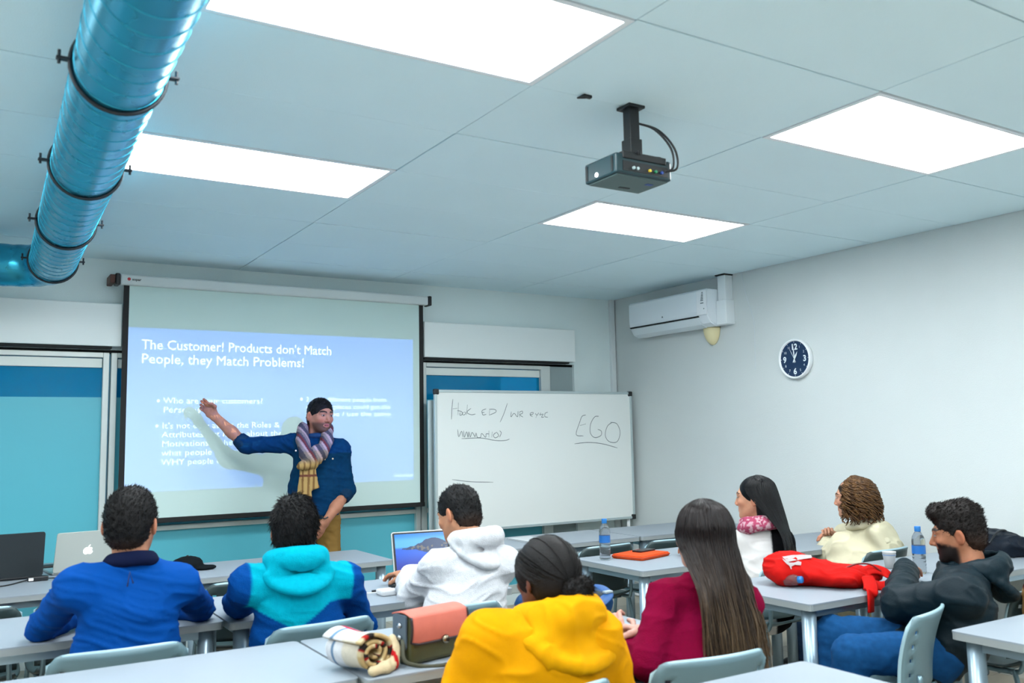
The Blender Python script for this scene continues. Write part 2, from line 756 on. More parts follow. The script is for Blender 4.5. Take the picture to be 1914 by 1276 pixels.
M_panel = mat('light_panel', (255, 255, 255), 0.5, emit=(248, 253, 255), emit_s=PANEL_EMIT)
M_lframe = mat('light_frame', (228, 234, 238), 0.5)
lnames = {(0.545, 2.047): 'wide square-cornered ceiling light panel beside the grey spiral duct, over the room middle',
          (2.945, 2.047): 'bright ceiling light panel to the right of the ceiling projector',
          (0.545, 3.847): 'bright ceiling light panel partly covered by the spiral duct, before the projection screen',
          (2.945, 3.847): 'bright ceiling light panel between the projector and the air conditioner'}
for lx, ly in LIGHTS:
    t = thing('ceiling_light', lnames.get((lx, ly), 'unseen ceiling light panel added outside the view to light the classroom'), 'ceiling light', (lx, ly, ZC), group='ceiling light panels')
    b = B()
    for lo, hi in (((0.004, 0.004), (1.196, 0.026)), ((0.004, 0.574), (1.196, 0.596)), ((0.004, 0.026), (0.028, 0.574)), ((1.172, 0.026), (1.196, 0.574))):
        box(b, (*lo, -0.003), (*hi, 0.012))
    obj('light_frame', b, M_lframe, t)
    b = B()
    box(b, (0.028, 0.026, 0.001), (1.172, 0.574, 0.010))
    obj('diffuser', b, M_panel, t)

# walls
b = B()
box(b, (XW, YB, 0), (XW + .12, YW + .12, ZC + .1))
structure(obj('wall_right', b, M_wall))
b = B()
box(b, (XL - .12, YB, 0), (XL, YW + .12, ZC + .1))
structure(obj('wall_left', b, M_wall))
b = B()
box(b, (XL - .12, YB - .12, 0), (XW + .12, YB, ZC + .1))
structure(obj('wall_back', b, M_wall))
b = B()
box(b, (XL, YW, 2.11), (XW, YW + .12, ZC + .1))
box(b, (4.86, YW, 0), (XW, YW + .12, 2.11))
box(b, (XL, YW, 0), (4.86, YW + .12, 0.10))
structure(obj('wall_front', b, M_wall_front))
b = B()
box(b, (XL, 8.9, 0), (XW, 9.0, ZC))
structure(obj('wall_corridor', b, mat('corridor_paint', (70, 150, 180), 0.7)))
b = B()
box(b, (XL, YW + .12, ZC), (XW, 9.0, ZC + .05))
structure(obj('ceiling_corridor', b, mat('corridor_ceiling', (160, 200, 215), 0.8)))
t = thing('corridor_fill_light', 'long light panel added on the corridor ceiling to brighten behind the glass partition', 'ceiling light', (1.6, 7.9, ZC - .01))  # added lamp that lights the corridor so the glass looks bright
b = B()
box(b, (-1.6, -.1, 0), (1.6, .1, .01))
obj('diffuser', b, mat('corridor_fill_panel', (255, 255, 255), 0.5, emit=(220, 245, 255), emit_s=4.0), t)

# skirting tiles along the right wall
base = structure(obj('baseboard_right', box(B(), (XW - .008, YB, 0), (XW, YW, 0.10)), mat('skirting_back', (150, 150, 145), 0.8)))
sm = B()
box(sm, (-0.012, 0.002, 0.004), (-0.008, 0.398, 0.098), 0.001, 1)
sme = bpy.data.meshes.new('skirting_tile')
sm.to_mesh(sme)
sm.free()
sme.materials.append(mat('skirting_tile', (205, 206, 200), 0.3, noise=(6, 0.05)))
for k in range(12):
    o = bpy.data.objects.new('skirting_tile', sme)
    COL.objects.link(o)
    o.parent = base
    o.location = (XW, YW - 0.4 * (k + 1), 0)

# cable trunking in the corner of front wall and right wall
tr = structure(obj('trim_1', box(B(), (5.285, YW - .035, 0.1), (5.335, YW, ZC), 0.004), mat('trunking_plastic', (214, 222, 224), 0.45)))
b = B()
box(b, (5.282, YW - .038, 1.62), (5.338, YW, 1.66), 0.003)
obj('trunking_joint', b, MATS['trunking_plastic'], tr)


# glass partition behind the screen: aluminium frames, clear blue strip above, frosted film below
def glass_mat(name, tint, tr_, rough, fac):
    m = bpy.data.materials.new(name)
    m.use_nodes = True
    nt = m.node_tree
    out = nt.nodes['Material Output']
    p = nt.nodes['Principled BSDF']
    p.inputs['Base Color'].default_value = tuple(lin(tint)) + (1,)
    p.inputs['Roughness'].default_value = rough
    tb = nt.nodes.new('ShaderNodeBsdfTransparent')
    tb.inputs[0].default_value = tuple(lin(tr_)) + (1,)
    mx = nt.nodes.new('ShaderNodeMixShader')
    mx.inputs[0].default_value = fac
    nt.links.new(p.outputs[0], mx.inputs[1])
    nt.links.new(tb.outputs[0], mx.inputs[2])
    nt.links.new(mx.outputs[0], out.inputs[0])
    return m


M_clear = glass_mat('clear_blue_glass', (0, 150, 196), (90, 190, 225), 0.06, 0.45)
M_frost = glass_mat('frosted_film_glass', (92, 188, 206), (120, 205, 225), 0.38, 0.10)
WTOP = 2.09


def window(n, x0, x1, wl=0.04, wr=0.04, head=0.07, rail=True):
    w = bpy.data.objects.new('window_%d' % n, None)
    COL.objects.link(w)
    w.location = (x0, YW + .02, 0.1)
    structure(w)
    W, H = x1 - x0, WTOP - 0.1
    f = B()
    box(f, (0, -0.03, 0), (wl, 0.05, H), 0.003, 1)
    box(f, (W - wr, -0.03, 0), (W, 0.05, H), 0.003, 1)
    box(f, (wl, -0.03, H - 0.035), (W - wr, 0.05, H), 0.003, 1)
    box(f, (wl, -0.03, 0), (W - wr, 0.05, 0.07), 0.003, 1)
    obj('window_frame', f, M_alu, w)
    f = B()
    box(f, (wl + .004, -0.012, H - 0.035 - head), (W - wr - .004, 0.03, H - 0.041), 0.003, 1)
    obj('head_rail', f, mat('head_rail_paint', (222, 230, 226), 0.45), w)
    if rail:
        f = B()
        box(f, (wl, -0.03, 0.74), (W - wr, 0.03, 0.775), 0.003, 1)
        obj('transom', f, M_alu, w)
    zs = 1.78 - 0.1
    obj('clear_pane', box(B(), (wl, 0.008, zs), (W - wr, 0.014, H - 0.035)), M_clear, w)
    obj('frosted_pane', box(B(), (wl, 0.008, 0.07), (W - wr, 0.014, zs)), M_frost, w)
    return w


window(1, -1.5, 0.867, rail=False)
window(2, 0.879, 3.262)
window(3, 3.274, 4.583, wl=0.05, wr=0.10)
b = B()
box(b, (4.59, YW + .03, 0.1), (4.86, YW + .06, 2.11))
structure(obj('trim_2', b, mat('jamb_paint', (150, 166, 168), 0.6)))
b = B()
box(b, (XL, YW + .03, WTOP), (4.86, YW + .1, 2.11))
structure(obj('trim_3', b, M_dark))

# roller blind boxes above the glass
for x0, x1, lab in ((-1.4, 0.93, 'long white roller blind box left of the projection screen'),
                    (3.262, 4.81, 'white roller blind box above the whiteboard, right of the projection screen')):
    t = thing('blind_box', lab, 'blind', ((x0 + x1) / 2, YW, 2.115), group='roller blind boxes')
    w = (x1 - x0) / 2
    obj('blind_cover', box(B(), (-w, -0.10, 0.012), (w, 0, 0.31), 0.006), mat('blind_box_white', (226, 234, 234), 0.5), t)
    obj('blind_roll', box(B(), (-w + .01, -0.085, -0.006), (w - .06, -0.015, 0.014), 0.004), M_dark, t)
# ------------------------------------------------------------------ spiral duct
def galvanised():
    m = bpy.data.materials.new('galvanised_steel')
    m.use_nodes = True
    nt = m.node_tree
    b = nt.nodes['Principled BSDF']
    b.inputs['Base Color'].default_value = (0.04, 0.36, 0.52, 1)
    b.inputs['Metallic'].default_value = 0.85
    b.inputs['Roughness'].default_value = 0.26
    tc = nt.nodes.new('ShaderNodeTexCoord')
    nz = nt.nodes.new('ShaderNodeTexNoise')
    nz.inputs['Scale'].default_value = 9
    nt.links.new(tc.outputs['Object'], nz.inputs['Vector'])
    mr = nt.nodes.new('ShaderNodeMapRange')
    mr.inputs['To Min'].default_value = 0.20
    mr.inputs['To Max'].default_value = 0.36
    nt.links.new(nz.outputs['Fac'], mr.inputs['Value'])
    nt.links.new(mr.outputs['Result'], b.inputs['Roughness'])
    return m


M_galv = galvanised()
M_clamp = mat('clamp_rubber', (14, 24, 34), 0.5)
DR = 0.125


def duct_c(y):
    return V3(0.345 + 0.022 * (y - 2.3), y, CAM_H + 1.085 - 0.008 * (y - 2.3))


duct = thing('spiral_duct', 'large round spiral ventilation duct of blue-grey galvanised steel under the ceiling', 'duct', duct_c(2.3))
o0 = duct_c(2.3)


def duct_section(y0, y1, pitch=0.105):
    """a straight length with a raised spiral seam"""
    b = B()
    tube(b, [duct_c(y) - o0 for y in np.linspace(y0, y1, 8)], DR, 64, cap=False)
    pipe = obj('duct_pipe', b, M_galv, duct, smooth=True)
    b = B()
    n = int((y1 - y0) / pitch * 48)
    tube(b, [duct_c(y) - o0 + V3(DR * math.cos(2 * math.pi * y / pitch), 0, DR * math.sin(2 * math.pi * y / pitch)) for y in np.linspace(y0 + .003, y1 - .003, n)], 0.0026, 5)
    obj('spiral_seam', b, M_galv, pipe, smooth=True)


duct_section(-1.0, 2.73)
duct_section(2.73, 4.75)
duct_section(4.75, 5.78)
for y in (1.73, 2.73, 3.75, 4.75, 5.75):
    b = B()
    c = duct_c(y) - o0
    tube(b, [c + V3(0, 0, DR), V3(c[0], c[1], ZC - o0[2])], 0.005, 6)
    obj('hanger_rod', b, M_clamp, duct)
# segmented elbow to the left, then a straight run toward the left wall
b = B()
c0 = duct_c(5.78) - o0
Rb = 0.24
pts = []
for k in range(9):
    t = math.radians(90 * k / 8)
    pts.append(c0 + V3(-Rb + Rb * math.cos(t), Rb * math.sin(t), 0))
pts += [pts[-1] + V3(-0.12 * k, 0, 0) for k in range(1, 16)]
tube(b, pts, [DR + (0.003 if i % 2 == 0 else 0) for i in range(len(pts))], 48)
obj('duct_elbow', b, M_galv, duct, smooth=True)
for y in (0.73, 1.73, 2.73, 3.75, 4.75, 5.75):
    c = duct_c(y) - o0
    b = B()
    ring = [c + V3((DR + .006) * math.cos(a), 0, (DR + .006) * math.sin(a)) for a in np.linspace(0, 2 * math.pi, 40, endpoint=False)]
    tube(b, ring, 0.0085, 8, closed=True, flat=0.8)
    cl = obj('clamp_band', b, M_clamp, duct, smooth=True)
    for s in (-1, 1):
        b = B()
        box(b, c + V3(s * (DR + .004), -0.012, 0.0), c + V3(s * (DR + .042), 0.012, 0.008), 0.002, 1)
        tube(b, [c + V3(s * (DR + .034), 0, -0.012), c + V3(s * (DR + .034), 0, 0.028)], 0.005, 6)
        obj('hanger', b, M_clamp, cl)

# ------------------------------------------------------------------ projector on its ceiling mount
PX0, PX1, PY0, PY1, PZ0, PZ1 = 2.07, 2.345, 2.572, 2.775, 2.45, 2.53
M_proj = mat('projector_shell', (24, 52, 58), 0.35, noise=(40, 0.06))
M_projd = mat('projector_dark', (10, 16, 19), 0.5)
proj = thing('projector', 'dark grey video projector hanging from a black ceiling mount', 'projector', (2.2, 2.67, ZC))


def pb(lo, hi, bev=0.0):
    o = V3(2.2, 2.67, ZC)
    return box(B(), V3(*lo) - o, V3(*hi) - o, bev)


obj('projector_body', pb((PX0, PY0, PZ0), (PX1, PY1, PZ1), 0.008), M_proj, proj)
obj('bottom_plate', pb((PX0 + .012, PY0 + .012, PZ0 - .004), (PX1 - .012, PY1 - .012, PZ0 + .002)), mat('projector_bottom', (74, 96, 96), 0.5), proj)
obj('bottom_vent', pb((2.20, 2.715, PZ0 - .006), (2.25, 2.728, PZ0 - .003)), M_projd, proj)
obj('bottom_label', pb((2.27, 2.63, PZ0 - .0055), (2.30, 2.65, PZ0 - .003)), mat('label_blue', (40, 70, 140), 0.5), proj)
obj('connector_panel', pb((PX0 + .03, PY0 - .002, PZ0 + .012), (PX1 - .02, PY0 + .004, PZ0 + .05)), M_projd, proj)
for k, (x, c) in enumerate(((0.13, (220, 190, 60)), (0.16, (40, 130, 90)), (0.19, (50, 80, 160)), (0.05, (180, 200, 200)), (0.07, (180, 200, 200)))):
    b = B()
    o = V3(2.2, 2.67, ZC)
    lathe(b, [(0, 0), (0.006, 0), (0.006, 0.007), (0, 0.007)], V3(PX0 + .03 + x, PY0 - .002, PZ0 + .026) - o, 10, (0, -1, 0))
    obj('socket', b, mat('socket_%d' % k, c, 0.4, metal=0.3), proj)
obj('top_shroud', pb((PX0 + .03, PY0 - .006, PZ1 - .02), (PX1 - .03, PY1 - .03, PZ1 + .008), 0.004), M_projd, proj)
b = B()
o = V3(2.2, 2.67, ZC)
lathe(b, [(0, 0), (0.009, 0), (0.009, 0.003), (0, 0.003)], V3(PX0, 2.695, PZ0 + .02) - o, 12, (-1, 0, 0))
obj('status_light', b, mat('status_led', (255, 255, 255), 0.4, emit=(255, 255, 255), emit_s=1.5), proj)
for dy in (0.02, 0.18):
    obj('side_grille', pb((PX0 - .002, PY0 + dy, PZ0 + .01), (PX0 + .002, PY0 + dy + .012, PZ1 - .01)), M_projd, proj)
lens = V3(2.2, 2.80, 2.49)
b = B()
lathe(b, [(0.032, -0.03), (0.034, 0), (0.034, 0.012), (0.030, 0.012), (0.028, 0.0), (0.0, 0.0)], V3(2.2, 2.775, 2.49) - o, 24, (0, 1, 0))
obj('lens_barrel', b, M_projd, proj, smooth=True)
# mount: ceiling plate, square tube, tilt bracket, spider arms
obj('mount_plate', pb((2.165, 2.60, ZC - .012), (2.245, 2.68, ZC), 0.002), M_black, proj)
obj('mount_tube', pb((2.182, 2.617, PZ1 + .05), (2.228, 2.663, ZC - .01), 0.003), M_black, proj)
obj('tilt_bracket', pb((2.176, 2.611, PZ1 + .01), (2.234, 2.669, PZ1 + .085), 0.003), M_projd, proj)
for dx, dy in ((-.09, .07), (.09, .07), (.10, -.05), (-.03, -.08)):
    b = B()
    tube(b, [V3(2.205, 2.64, PZ1 + .02) - o, V3(2.205 + dx, 2.64 + dy, PZ1 + .012) - o, V3(2.205 + dx, 2.64 + dy, PZ1) - o], 0.006, 6)
    obj('mount_arm', b, M_black, proj)
for k in range(2):
    b = B()
    e = 0.02 * k
    tube(b, [q - o for q in spline([V3(2.23, 2.64, 2.69), V3(2.29 + e, 2.60, 2.66), V3(2.335 + e, 2.56, 2.58), V3(2.335 + e, 2.55, 2.50), V3(2.31, 2.575, 2.485)], 6)], 0.0045, 6)
    obj('cable', b, M_black, proj, smooth=True)
b = B()
box(b, (-.02, -.006, -.012), (.02, .012, 0), 0.003, 1)
tube(b, [(-.012, 0, -.008), (-.045, 0.004, -.02)], [0.010, 0.003], 8)
s = obj('ceiling_sensor', b, M_black)
s.location = (1.978, 2.62, ZC)
tag(s, 'tiny black clip stuck to the ceiling beside the projector mount', 'sensor')

# ------------------------------------------------------------------ projection screen
YS = 6.62
scr = thing('projection_screen', 'pull-down projection screen with a white case on the front wall', 'projection screen', (2.08, YS, 0.9))


def sb(lo, hi, bev=0.0):
    o = V3(2.08, YS, 0.9)
    return box(B(), V3(*lo) - o, V3(*hi) - o, bev)


obj('screen_case', sb((0.90, YS - .04, 2.552), (3.265, YS + .05, 2.625), 0.012), mat('screen_case_white', (206, 214, 214), 0.45), scr)
obj('end_cap', sb((3.265, YS - .044, 2.548), (3.295, YS + .054, 2.629), 0.008), M_black, scr)
obj('end_cap', sb((0.868, YS - .044, 2.548), (0.90, YS + .054, 2.629), 0.008), M_black, scr)
obj('wall_bracket', sb((0.835, YS - .03, 2.56), (0.868, YW, 2.62), 0.004), mat('bracket_brown', (86, 52, 44), 0.6), scr)
obj('wall_bracket', sb((3.20, YS + .05, 2.57), (3.24, YW, 2.615), 0.004), M_white, scr)
M_screen = mat('screen_fabric', (198, 221, 218), 0.85)
obj('fabric', sb((0.965, YS, 0.935), (3.195, YS + .003, 2.56)), M_screen, scr)
M_sblack = mat('screen_border', (10, 12, 14), 0.7)
obj('black_border', sb((0.928, YS, 0.92), (0.965, YS + .003, 2.56)), M_sblack, scr)
obj('black_border', sb((3.195, YS, 0.92), (3.233, YS + .003, 2.56)), M_sblack, scr)
obj('bottom_bar', sb((0.928, YS - .012, 0.905), (3.233, YS + .012, 0.94), 0.004), M_sblack, scr)
o = V3(2.08, YS, 0.9)
b = B()
lathe(b, [(0, 0), (0.011, 0), (0.011, 0.002), (0, 0.002)], V3(0.955, YS - .04, 2.592) - o, 14, (0, -1, 0))
obj('maker_mark', b, mat('mark_red', (190, 30, 40), 0.5), scr)
lettering('maker_name', 'sopar', 0.026, basis(V3(0.975, YS - .0415, 2.583) - o, (1, 0, 0), (0, 0, 1)), M_black, scr, offset=0.0006)

# the slide: light thrown by the projector lamp through a blue film with clear letters, inside the lens
SL = dict(x0=0.962, x1=3.138, z0=1.122, z1=2.262)


def slide_pt(x, z):
    return V3(x, YS, z)


SC = 0.0055                       # film is a scaled copy of the slide as seen from the lamp
slide_lines = [('The Customer! Products don\'t Match', 0.098, 1.052, 2.112, 1.385, .0013), ('People, they Match Problems!', 0.098, 1.052, 2.012, 1.165, .0013),
               ('Who are your customers?', 0.060, 1.205, 1.732, 0.70, .0004), ('Personas', 0.060, 1.205, 1.668, 0.255, .0004),
               ('It\'s not only about the Roles &', 0.060, 1.20, 1.556, 0.835, .0004), ('Attributes but more about the', 0.060, 1.20, 1.494, 0.855, .0004),
               ('Motivations & the why of', 0.060, 1.20, 1.430, 0.70, .0004), ('what people do and', 0.060, 1.20, 1.366, 0.555, .0004),
               ('WHY people do it!', 0.060, 1.20, 1.302, 0.515, .0004),
               ('2 very different people from', 0.052, 2.235, 1.750, 0.665, .0003), ('different places could get the', 0.052, 2.235, 1.694, 0.70, .0003),
               ('same one / use the same', 0.052, 2.235, 1.638, 0.70, .0003), ('Sweet Spot', 0.042, 2.965, 1.150, 0.165, .0002)]
for zz, xx in ((1.748, 1.155), (1.572, 1.15), (1.766, 2.185)):
    slide_lines.append(('.', 0.16, xx, zz - 0.006, None, .002))
# one filled curve: outer rectangle with letter-shaped holes
def film_object():
    verts, faces = [], []
    cu = bpy.data.curves.new('film', 'CURVE')
    cu.dimensions = '2D'
    cu.fill_mode = 'BOTH'

    def poly(pts):
        sp = cu.splines.new('POLY')
        sp.points.add(len(pts) - 1)
        for q, (x, y) in zip(sp.points, pts):
            q.co = (x, y, 0, 1)
        sp.use_cyclic_u = True
    poly([(SL['x0'], SL['z0']), (SL['x1'], SL['z0']), (SL['x1'], SL['z1']), (SL['x0'], SL['z1'])])
    for body, size, x, z, width, off in slide_lines:
        me = text_mesh(body, size, res=2)
        co = np.empty(len(me.vertices) * 3)
        me.vertices.foreach_get('co', co)
        co = co.reshape(-1, 3)
        if width:
            co[:, 0] *= width / co[:, 0].max()
        bmm = bmesh.new()
        bmm.from_mesh(me)
        bmesh.ops.remove_doubles(bmm, verts=bmm.verts, dist=1e-6)
        bmm.verts.ensure_lookup_table()
        cc = co
        if width:
            mx = max(v.co.x for v in bmm.verts)
            for v in bmm.verts:
                v.co.x *= width / mx
        nxt = {}
        for e in bmm.edges:
            if len(e.link_faces) == 1:
                l = e.link_loops[0]
                nxt.setdefault(l.vert.index, []).append(l.link_loop_next.vert.index)
        bmm.verts.index_update()
        while nxt:
            s = next(iter(nxt))
            loop, cur = [s], s
            while True:
                c = nxt[cur].pop()
                if not nxt[cur]:
                    del nxt[cur]
                if c == s or c not in nxt:
                    break
                loop.append(c)
                cur = c
            pl = [np.array((bmm.verts[i].co.x, bmm.verts[i].co.y)) for i in loop]
            j = 0
            while j < len(pl) and len(pl) > 4:      # weld near-duplicate corners
                nx = (j + 1) % len(pl)
                if np.linalg.norm(pl[nx] - pl[j]) < 0.012 * size:
                    pl[j] = (pl[j] + pl[nx]) / 2
                    del pl[nx]
                    continue
                j += 1
            m_ = len(pl)
            fat = []
            for j in range(m_):                     # thicken the strokes
                e0 = pl[j] - pl[j - 1]
                e1 = pl[(j + 1) % m_] - pl[j]
                n0 = np.array((e0[1], -e0[0])) / (np.linalg.norm(e0) + 1e-12)
                n1 = np.array((e1[1], -e1[0])) / (np.linalg.norm(e1) + 1e-12)
                nn = n0 + n1
                ln_ = nn @ nn
                fat.append(pl[j] + off * nn * (2 / max(ln_, 1.0)))
            pl = fat
            if len(pl) > 2:
                poly([(x + q[0], z + q[1]) for q in pl])
        bmm.free()
        bpy.data.meshes.remove(me)
    oo = bpy.data.objects.new('film', cu)
    COL.objects.link(oo)
    bpy.context.view_layer.update()
    me = bpy.data.meshes.new_from_object(oo.evaluated_get(bpy.context.evaluated_depsgraph_get()))
    bpy.data.objects.remove(oo)
    co = np.empty(len(me.vertices) * 3)
    me.vertices.foreach_get('co', co)
    co = co.reshape(-1, 3)
    P = np.stack([co[:, 0], np.full(len(co), YS), co[:, 1]], 1)
    P = lens + SC * (P - lens) - V3(2.2, 2.67, ZC)
    me.vertices.foreach_set('co', P.astype(np.float32).ravel())
    me.update()
    me.name = 'slide_film'
    return me


fm = bpy.data.materials.new('slide_film_blue')
fm.use_nodes = True
nt = fm.node_tree
tb = nt.nodes.new('ShaderNodeBsdfTransparent')
tb.inputs[0].default_value = (0.012, 0.09, 0.58, 1)
nt.links.new(tb.outputs[0], nt.nodes['Material Output'].inputs[0])
link('slide_film', film_object(), fm, proj)
# opaque aperture around the film so that only the slide's rectangle leaves the lens
b = B()


def fp(x, z):
    return Vector(lens + SC * (V3(x, YS, z) - lens) - V3(2.2, 2.67, ZC))


ox0, ox1, oz0, oz1 = SL['x0'] - 1.2, SL['x1'] + 1.2, SL['z0'] - 2.0, SL['z1'] + 2.0
inn = [fp(SL['x0'], SL['z0']), fp(SL['x1'], SL['z0']), fp(SL['x1'], SL['z1']), fp(SL['x0'], SL['z1'])]
out = [fp(ox0, oz0), fp(ox1, oz0), fp(ox1, oz1), fp(ox0, oz1)]
vi = [b.verts.new(v) for v in inn]
vo = [b.verts.new(v) for v in out]
for i in range(4):
    b.faces.new((vi[i], vi[(i + 1) % 4], vo[(i + 1) % 4], vo[i]))
obj('aperture', b, M_black, proj)
lamp = bpy.data.lights.new('projector_lamp', 'SPOT')
lamp.energy = 300
lamp.color = (1.0, 1.0, 1.0)
lamp.spot_size = math.radians(46)
lamp.spot_blend = 0.0
lamp.shadow_soft_size = 0.0
lo = bpy.data.objects.new('projector_lamp', lamp)
COL.objects.link(lo)
lo.parent = proj
lo.location = Vector(lens - V3(2.2, 2.67, ZC))
tgt = V3(2.05, YS, 1.69) - lens
lo.rotation_euler = Vector(tgt).to_track_quat('-Z', 'Y').to_euler()

# ------------------------------------------------------------------ whiteboard on its stand
YWB = 6.46
wb = thing('whiteboard', 'large whiteboard with handwriting standing in front of the glass partition', 'whiteboard', (4.26, YWB, 0))


def wbx(lo, hi, bev=0.0):
    o = V3(4.26, YWB, 0)
    return box(B(), V3(*lo) - o, V3(*hi) - o, bev)


WX0, WX1, WZ0, WZ1 = 3.25, 5.29, 0.69, 1.845
obj('board', wbx((WX0 + .012, YWB, WZ0 + .012), (WX1 - .012, YWB + .012, WZ1 - .012)), mat('whiteboard_enamel', (226, 231, 229), 0.22), wb)
M_fr = mat('whiteboard_frame', (190, 204, 206), 0.35, metal=0.5)
obj('frame', wbx((WX0, YWB - .008, WZ1 - .022), (WX1, YWB + .02, WZ1), 0.003), M_fr, wb)
obj('frame', wbx((WX0, YWB - .008, WZ0), (WX1, YWB + .02, WZ0 + .022), 0.003), M_fr, wb)
obj('frame', wbx((WX0, YWB - .008, WZ0 + .022), (WX0 + .022, YWB + .02, WZ1 - .022), 0.003), M_fr, wb)
obj('frame', wbx((WX1 - .022, YWB - .008, WZ0 + .022), (WX1, YWB + .02, WZ1 - .022), 0.003), M_fr, wb)
for x in (WX0, WX1):
    for z in (WZ0, WZ1):
        sx = 1 if x == WX0 else -1
        sz = 1 if z == WZ0 else -1
        obj('corner_cap', wbx((x - sx * .006, YWB - .012, z - sz * .006), (x + sx * .04, YWB + .022, z + sz * .04), 0.008), M_black, wb)
obj('rear_panel', wbx((WX0 - .03, YWB + .05, 0.70), (WX1 - .1, YWB + .07, WZ1 - .085), 0.003), M_fr, wb)
for x in (WX0 + .06, WX1 - .05):
    b = B()
    tube(b, [(x - 4.26, .035, 0.03), (x - 4.26, .035, 1.2)], 0.016, 10)
    tube(b, [(x - 4.26, -.2, 0.025), (x - 4.26, .22, 0.025)], 0.016, 10)
    obj('stand_leg', b, M_white, wb, smooth=True)
M_ink = mat('marker_ink', (92, 104, 108), 0.6)


def ink(pts, w=0.0045):
    """marker stroke through board pixels"""
    P = [A(x, y, YWB - .001) for x, y in pts]
    P = spline(P, 4) if len(P) > 2 else P
    b = B()
    n = len(P)
    prev = None
    for i in range(n):
        d = P[min(i + 1, n - 1)] - P[max(i - 1, 0)]
        s = V3(-d[2], 0, d[0])
        s /= np.linalg.norm(s) + 1e-9
        w2 = w * (0.55 if i in (0, n - 1) else 1.0) * 0.5
        a = b.verts.new(Vector(P[i] + s * w2 - V3(4.26, YWB, 0)))
        c = b.verts.new(Vector(P[i] - s * w2 - V3(4.26, YWB, 0)))
        if prev:
            b.faces.new((prev[0], a, c, prev[1]))
        prev = (a, c)
    return b


def zz(*ps):      # crop pixels (4.785x zoom of 800,700) -> photo pixels
    return [(800 + x / 4.785, 700 + y / 4.785) for x, y in ps]


STROKES = {'writing_hooked': [zz((222, 218), (214, 300), (210, 400)), zz((222, 305), (262, 300)), zz((272, 248), (268, 360)), zz((262, 322), (300, 330), (305, 355), (285, 362), (288, 335)),
                              zz((318, 335), (305, 352), (322, 360), (338, 345), (326, 332)), zz((352, 268), (345, 360)), zz((385, 300), (348, 335), (385, 358), (425, 352)),
                              zz((520, 305), (488, 318), (482, 335), (505, 338)), zz((482, 336), (492, 360), (522, 354)), zz((552, 308), (548, 362)), zz((548, 308), (600, 312), (606, 335), (548, 362))],
           'writing_slash': [zz((710, 255), (680, 345), (645, 425))],
           'writing_mr_exec': [zz((745, 330), (742, 378), (770, 345), (800, 378), (805, 325)), zz((818, 330), (820, 382)), zz((818, 335), (842, 325), (845, 345), (820, 358), (850, 380)),
                               zz((918, 370), (915, 345), (940, 338), (935, 355), (912, 358), (935, 376)), zz((958, 345), (975, 362), (990, 340)), zz((975, 362), (965, 385)),
                               zz((1010, 340), (1000, 360), (1030, 352), (1015, 380), (1038, 378)), zz((1072, 335), (1048, 345), (1045, 375), (1072, 380))],
           'writing_innovation': [zz((265, 490), (275, 555), (300, 505), (312, 560)), zz((318, 500), (325, 560), (345, 510), (358, 560), (362, 510)), zz((368, 510), (378, 558), (395, 515), (420, 555), (425, 520)),
                                  zz((432, 520), (440, 558), (470, 560), (480, 525), (515, 560), (520, 530), (545, 530)), zz((545, 500), (545, 560)), zz((575, 510), (570, 560)),
                                  zz((610, 515), (585, 540), (600, 565), (632, 545), (612, 512)), zz((640, 500), (655, 520), (640, 560)), zz((300, 572), (470, 566), (600, 588), (690, 588), (730, 575))],
           'writing_ego': [zz((1412, 360), (1378, 372), (1355, 430), (1325, 535), (1390, 548)), zz((1358, 455), (1412, 440)), zz((1528, 372), (1490, 378), (1455, 440), (1452, 520), (1490, 562), (1545, 545), (1550, 505), (1518, 488)),
                           zz((1650, 425), (1605, 460), (1585, 540), (1620, 598), (1690, 600), (1718, 520), (1690, 440), (1630, 425)), zz((1310, 618), (1430, 606), (1560, 618), (1695, 655))]}
STROKES['faint_line'] = [[(845, 896), (880, 900), (922, 901)]]
for nm, st in STROKES.items():
    for s_ in st:
        obj('pen_stroke', ink(s_, 0.0055 if nm == 'writing_ego' else 0.005), M_ink, wb)

# ------------------------------------------------------------------ wall clock
ck = thing('wall_clock', 'round wall clock with a navy face and white rim', 'clock', (XW, 4.555, 2.0))
b = B()
lathe(b, [(0, 0), (0.146, 0), (0.150, 0.008), (0.150, 0.034), (0.146, 0.042), (0.138, 0.042), (0.134, 0.030)], (0, 0, 0), 56, (-1, 0, 0))
obj('rim', b, M_white, ck, smooth=True)
b = B()
lathe(b, [(0, 0.030), (0.135, 0.030), (0.135, 0.020)], (0, 0, 0), 56, (-1, 0, 0))
obj('face', b, mat('clock_navy', (16, 44, 78), 0.35), ck)
M_num = mat('clock_white', (226, 236, 240), 0.5)


def cm(x, y, d=0.0315):
    return basis(V3(-d, -x, y), (0, -1, 0), (0, 0, 1))


